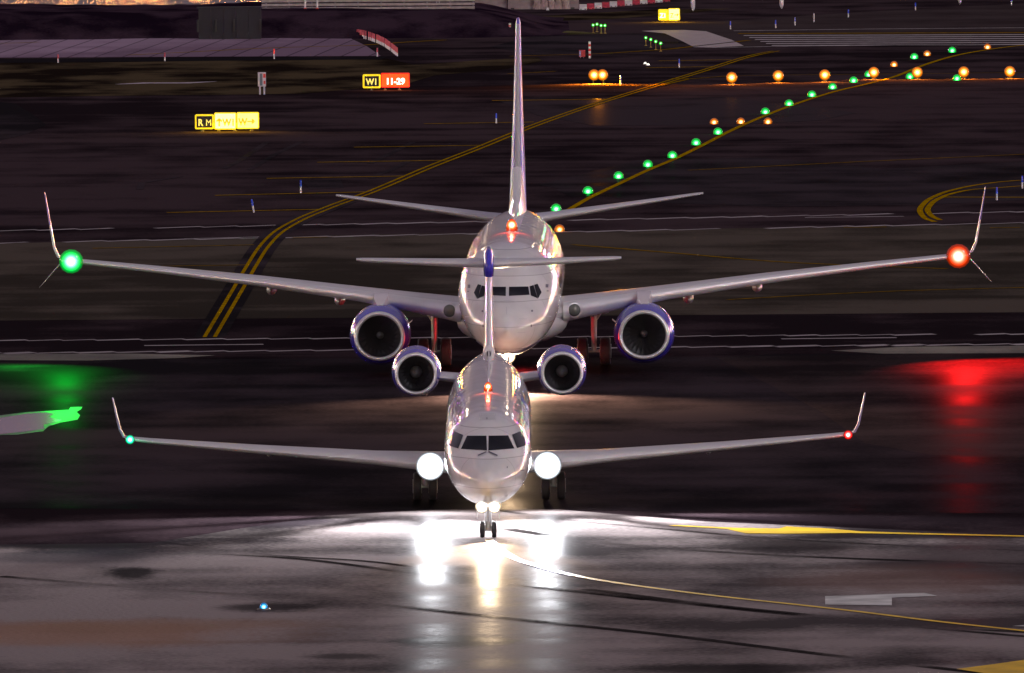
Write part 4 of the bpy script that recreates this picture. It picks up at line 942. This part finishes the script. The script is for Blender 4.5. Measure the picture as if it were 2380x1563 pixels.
# striped poles with red boxes beside them
def striped(h, r):
    root = empty('striped_pole', (0,0,0)); m_ = mat('red_stripe', (.75,.04,.03), .4); w_ = mat('white_stripe', (.85,.82,.8), .4)  # bands are plain red and white paint
    for k in range(7):
        b = MB(); b.tube((0,0,h*k/7),(0,0,h*(k+1)/7),r,r,10); b.build('red_band' if k % 2 else 'white_band', m_ if k % 2 else w_, root)
    b = MB(); b.rev((0,0,h),(0,0,1),[(0,r),(.02,r*.8),(.05,.01)],10,True); b.build('cap', FIX, root, True); return root
for (x, y, h, w) in ((1184.5,81,.78,'left of the tall fin tip'),(1370,135,1.05,'above the amber lamp pair')):
    o = striped(h, .075); o.location = at(x, y); tag(o, 'red and white striped pole ' + w, 'pole', 'striped poles')
for (x, y, w, h, lab) in ((1168.5,82,.32,.36,'small dark red box with an orange side beside the left striped pole'), (1352.5,135,.40,.42,'red box with a pale left side beside the striped pole over the amber pair')):
    r = empty('red_box', at(x, y)); tag(r, lab, 'box'); b = MB(); b.box(-w/2,w/2,-.18,.18,.10,.10+h); bb_ = b.build('housing', mat('red_case', (.45,.03,.03), .5), r)
    s = -1 if x > 1200 else 1; b = MB(); b.box(s*w*.18,s*w*.47,-.192,-.182,.14,.06+h) if s > 0 else b.box(-w*.47,-w*.2,-.192,-.182,.14,.06+h); b.build('panel', mat('panel_%d' % s, (.42,.14,.05) if s > 0 else (.25,.27,.45), .5), bb_)
    for q in (-.1,.1): b = MB(); b.tube((q,0,0),(q,0,.1),.02); b.build('leg', FIX, r)
# two little white cased lamps and odd white markers
for (x, y, w) in ((1499,149,'left'),(1505.5,152,'right')):
    r = empty('white_ground_lamp', at(x, y)); b = MB(); b.rev((0,0,.0),(0,0,1),[(0,.10),(.06,.10),(.12,.07),(.15,.01)],12,True); b.build('dome', mat('white_dome_lit', (.8,.8,.8), .3, emit=(1,.93,.8), es=1.1), r, True)
    b = MB(); b.rev((0,0,0),(0,0,1),[(0,.16),(.025,.15),(.03,.08)],12,True); b.build('base', FIX, r); tag(r, 'tiny %s white lamp of a pair below the slanting green cluster' % w, 'light', 'tiny white lamp pair')
for (x, y, w, h, lab) in ((651,65,.30,.26,'small pale trapezoid block on the dark bank above the pale taxiway'), (1272.5,24,.22,.2,'tiny white cube-like marker below the concrete barriers')):
    r = empty('edge_marker', at(x, y)); b = MB(); b.loft([[(-w/2,-.1,0),(w/2,-.1,0),(w/2,.1,0),(-w/2,.1,0)],[(-w*.3,-.07,h),(w*.3,-.07,h),(w*.3,.07,h),(-w*.3,.07,h)]]); b.build('marker_body', WHP, r)
    b = MB(); b.box(-w*.6,w*.6,-.12,.12,0,.03); b.build('foot', FIX, r); tag(r, lab, 'marker')

# ---- top edge: retaining wall, guardrail, cones, mast, barriers
WALL = mat('dark_wall', (.010,.008,.014), .7, var=.2, scale=.6)
p0 = G(483, 73); zb = 0
r = empty('retaining_wall', (G(545, 70)[0], 833.2, 0)); tag(r, 'dark grey panelled retaining wall under the left end of the guardrail', 'wall')
for k in range(5): b = MB(); b.box(-2.0+k*.83+.01,-2.0+(k+1)*.83-.01,.0,.5,0,2.05); b.build('wall_panel', WALL, r)
for x in (-2.05, -.85, .35, 2.1): b = MB(); b.box(x-.06,x+.06,-.16,-.003,.5,1.3); b.build('buttress', BLK, r)
b = MB(); b.box(-2.1,2.2,-.06,.55,2.053,2.15); b.build('coping', WALL, r)
gd = 852.0
xg0, xg1 = Wd(608, 12, gd).x, Wd(1103, 10, gd).x; zg = 1.20
r = empty('guardrail', ((xg0+xg1)/2, gd, zg)); tag(r, 'long pale steel guardrail with two rails along the top of the dark bank', 'guardrail'); hw = (xg1-xg0)/2
RAIL = mat('galvanised_rail', (.55,.48,.47), .4, metal=.4, var=.2)
for z in (.10, .36, .62):
    b = MB(); b.loft([[(x,-.03,z),(x,-.08,z+.05),(x,-.03,z+.09),(x,-.08,z+.14),(x,-.02,z+.18),(x,.0,z+.09)] for x in (-hw, hw)]); b.build('rail', RAIL, r)
for k in range(10):
    x = -hw+.3+k*(2*hw-.4)/9; b = MB(); b.box(x-.06,x+.06,.003,.11,-.3,.98); b.build('post', mat('rail_post', (.12,.12,.14), .5), r)
for x, w in ((709,'left'),(737,'right')):
    q = Wd(x, 17, 849.0); r = empty('post_cone', (q.x, 849.0, 1.28)); tag(r, '%s of the two white posts with red conical feet before the guardrail' % w, 'post', 'white posts with red feet')
    b = MB(); b.rev((0,0,0),(0,0,1),[(0,.19),(.12,.17),(.26,.07),(.28,.05)],14,True); b.build('cone_foot', REDP, r, True)
    b = MB(); b.tube((0,0,.27),(0,0,.8),.07,.06,10); b.build('post', WHP, r)
q = at(1017, 44); r = empty('lamp_mast', q); tag(r, 'slim grey mast with a slanting brace, rising out of the top of the photo', 'mast')
MG = mat('mast_grey', (.42,.42,.48), .45, metal=.3)
for dx in (-.07, .12): b = MB(); b.tube((dx,0,0),(dx,0,9.5),.05,.045); b.build('mast_tube', MG, r)
b = MB(); b.tube((.10,0,.78),(.62,0,.0),.035); b.build('brace', MG, r)
for k in range(7): b = MB(); b.tube((-.07,0,1.0+k*1.25),(.12,0,1.0+k*1.25),.025); b.build('rung', MG, r)
b = MB(); b.box(-.25,.3,-.18,.18,9.5,9.9); b.build('lamp_head', FIX, r)
# concrete barriers and a tarp
CB = mat('barrier_concrete', (.26,.20,.20), .75, var=.3, scale=1.2)
cbp = None; xs = [(1103,1178),(1180,1241),(1320,1345)]
for i, (a, c_) in enumerate(xs):
    y = 21 if i < 2 else 20; g0 = G((a+c_)/2, y); L_ = (c_-a)/ppm(g0[1])
    r = empty('concrete_barrier', (g0[0], g0[1], 0)); tag(r, ['long pale concrete barrier at the right end of the guardrail','pale concrete barrier left of the folded tarp','short concrete barrier between the tarp and the red and white blocks'][i], 'barrier', 'concrete barriers')
    b = MB(); b.loft([[(x,-.3,0),(x,.3,0),(x,.28,.12),(x,.12,.35),(x,.09,.85),(x,-.09,.85),(x,-.12,.35),(x,-.28,.12)] for x in (-L_/2, L_/2)]); bo = b.build('barrier_body', CB, r)
    b = MB(); b.box(-L_/2+.2,-L_/2+.45,-.31,-.301,.02,.10); b.build('lifting_slot', BLK, bo)
g0 = G(1281, 21); r = empty('folded_tarp', (g0[0], g0[1], 0)); tag(r, 'pale crumpled tarpaulin bags heaped between the concrete barriers', 'tarpaulin')
rnd = random.Random(3)
for k in range(5):
    b = MB(); cx = -1.0+k*.5; rings = []
    for j in range(7):
        z = j*.15; rr = .30*(1-.10*j*.6); rings.append([(cx+rr*math.cos(a)*(1+.25*rnd.uniform(-1,1)), rr*.7*math.sin(a)*(1+.25*rnd.uniform(-1,1)), z) for a in [2*math.pi*q/12 for q in range(12)]])
    b.loft(rings); b.build('tarp_fold', mat('tarp_cloth', (.36,.26,.25), .8, var=.35, scale=3), r)
# red and white barrier blocks rising to the right
bpts = []; x = 1346; i = 0
while x < 1545:
    y = 22.5-(x-1346)*.098; bpts.append((x+8.7, y, i % 2)); x += 17.6; i += 1
proto = {}
for i, (x, y, c_) in enumerate(bpts):
    g0 = G(x, y)
    if c_ not in proto:
        o = empty('barrier_block', (0,0,0)); b = MB(); b.loft([[(q,-.2,0),(q,.2,0),(q,.18,.1),(q,.1,.22),(q,.08,.40),(q,-.08,.40),(q,-.1,.22),(q,-.18,.1)] for q in (-.262,.262)])
        b.build('block_body', mat('block_red' if c_ else 'block_white', (.42,.02,.05) if c_ else (.60,.55,.56), .5, var=.1), o); b = MB(); b.box(-.2,-.1,-.205,-.199,.02,.08); b.box(.1,.2,-.205,-.199,.02,.08); b.build('drain_notch', BLK, o); proto[c_] = o
    else: o = copy_tree(proto[c_])
    o.location = (g0[0], g0[1], 0); tag(o, '%s %s block from left in the top barrier chain' % (ORD[i//2], 'red' if c_ else 'white'), 'barrier', 'red and white barrier blocks')
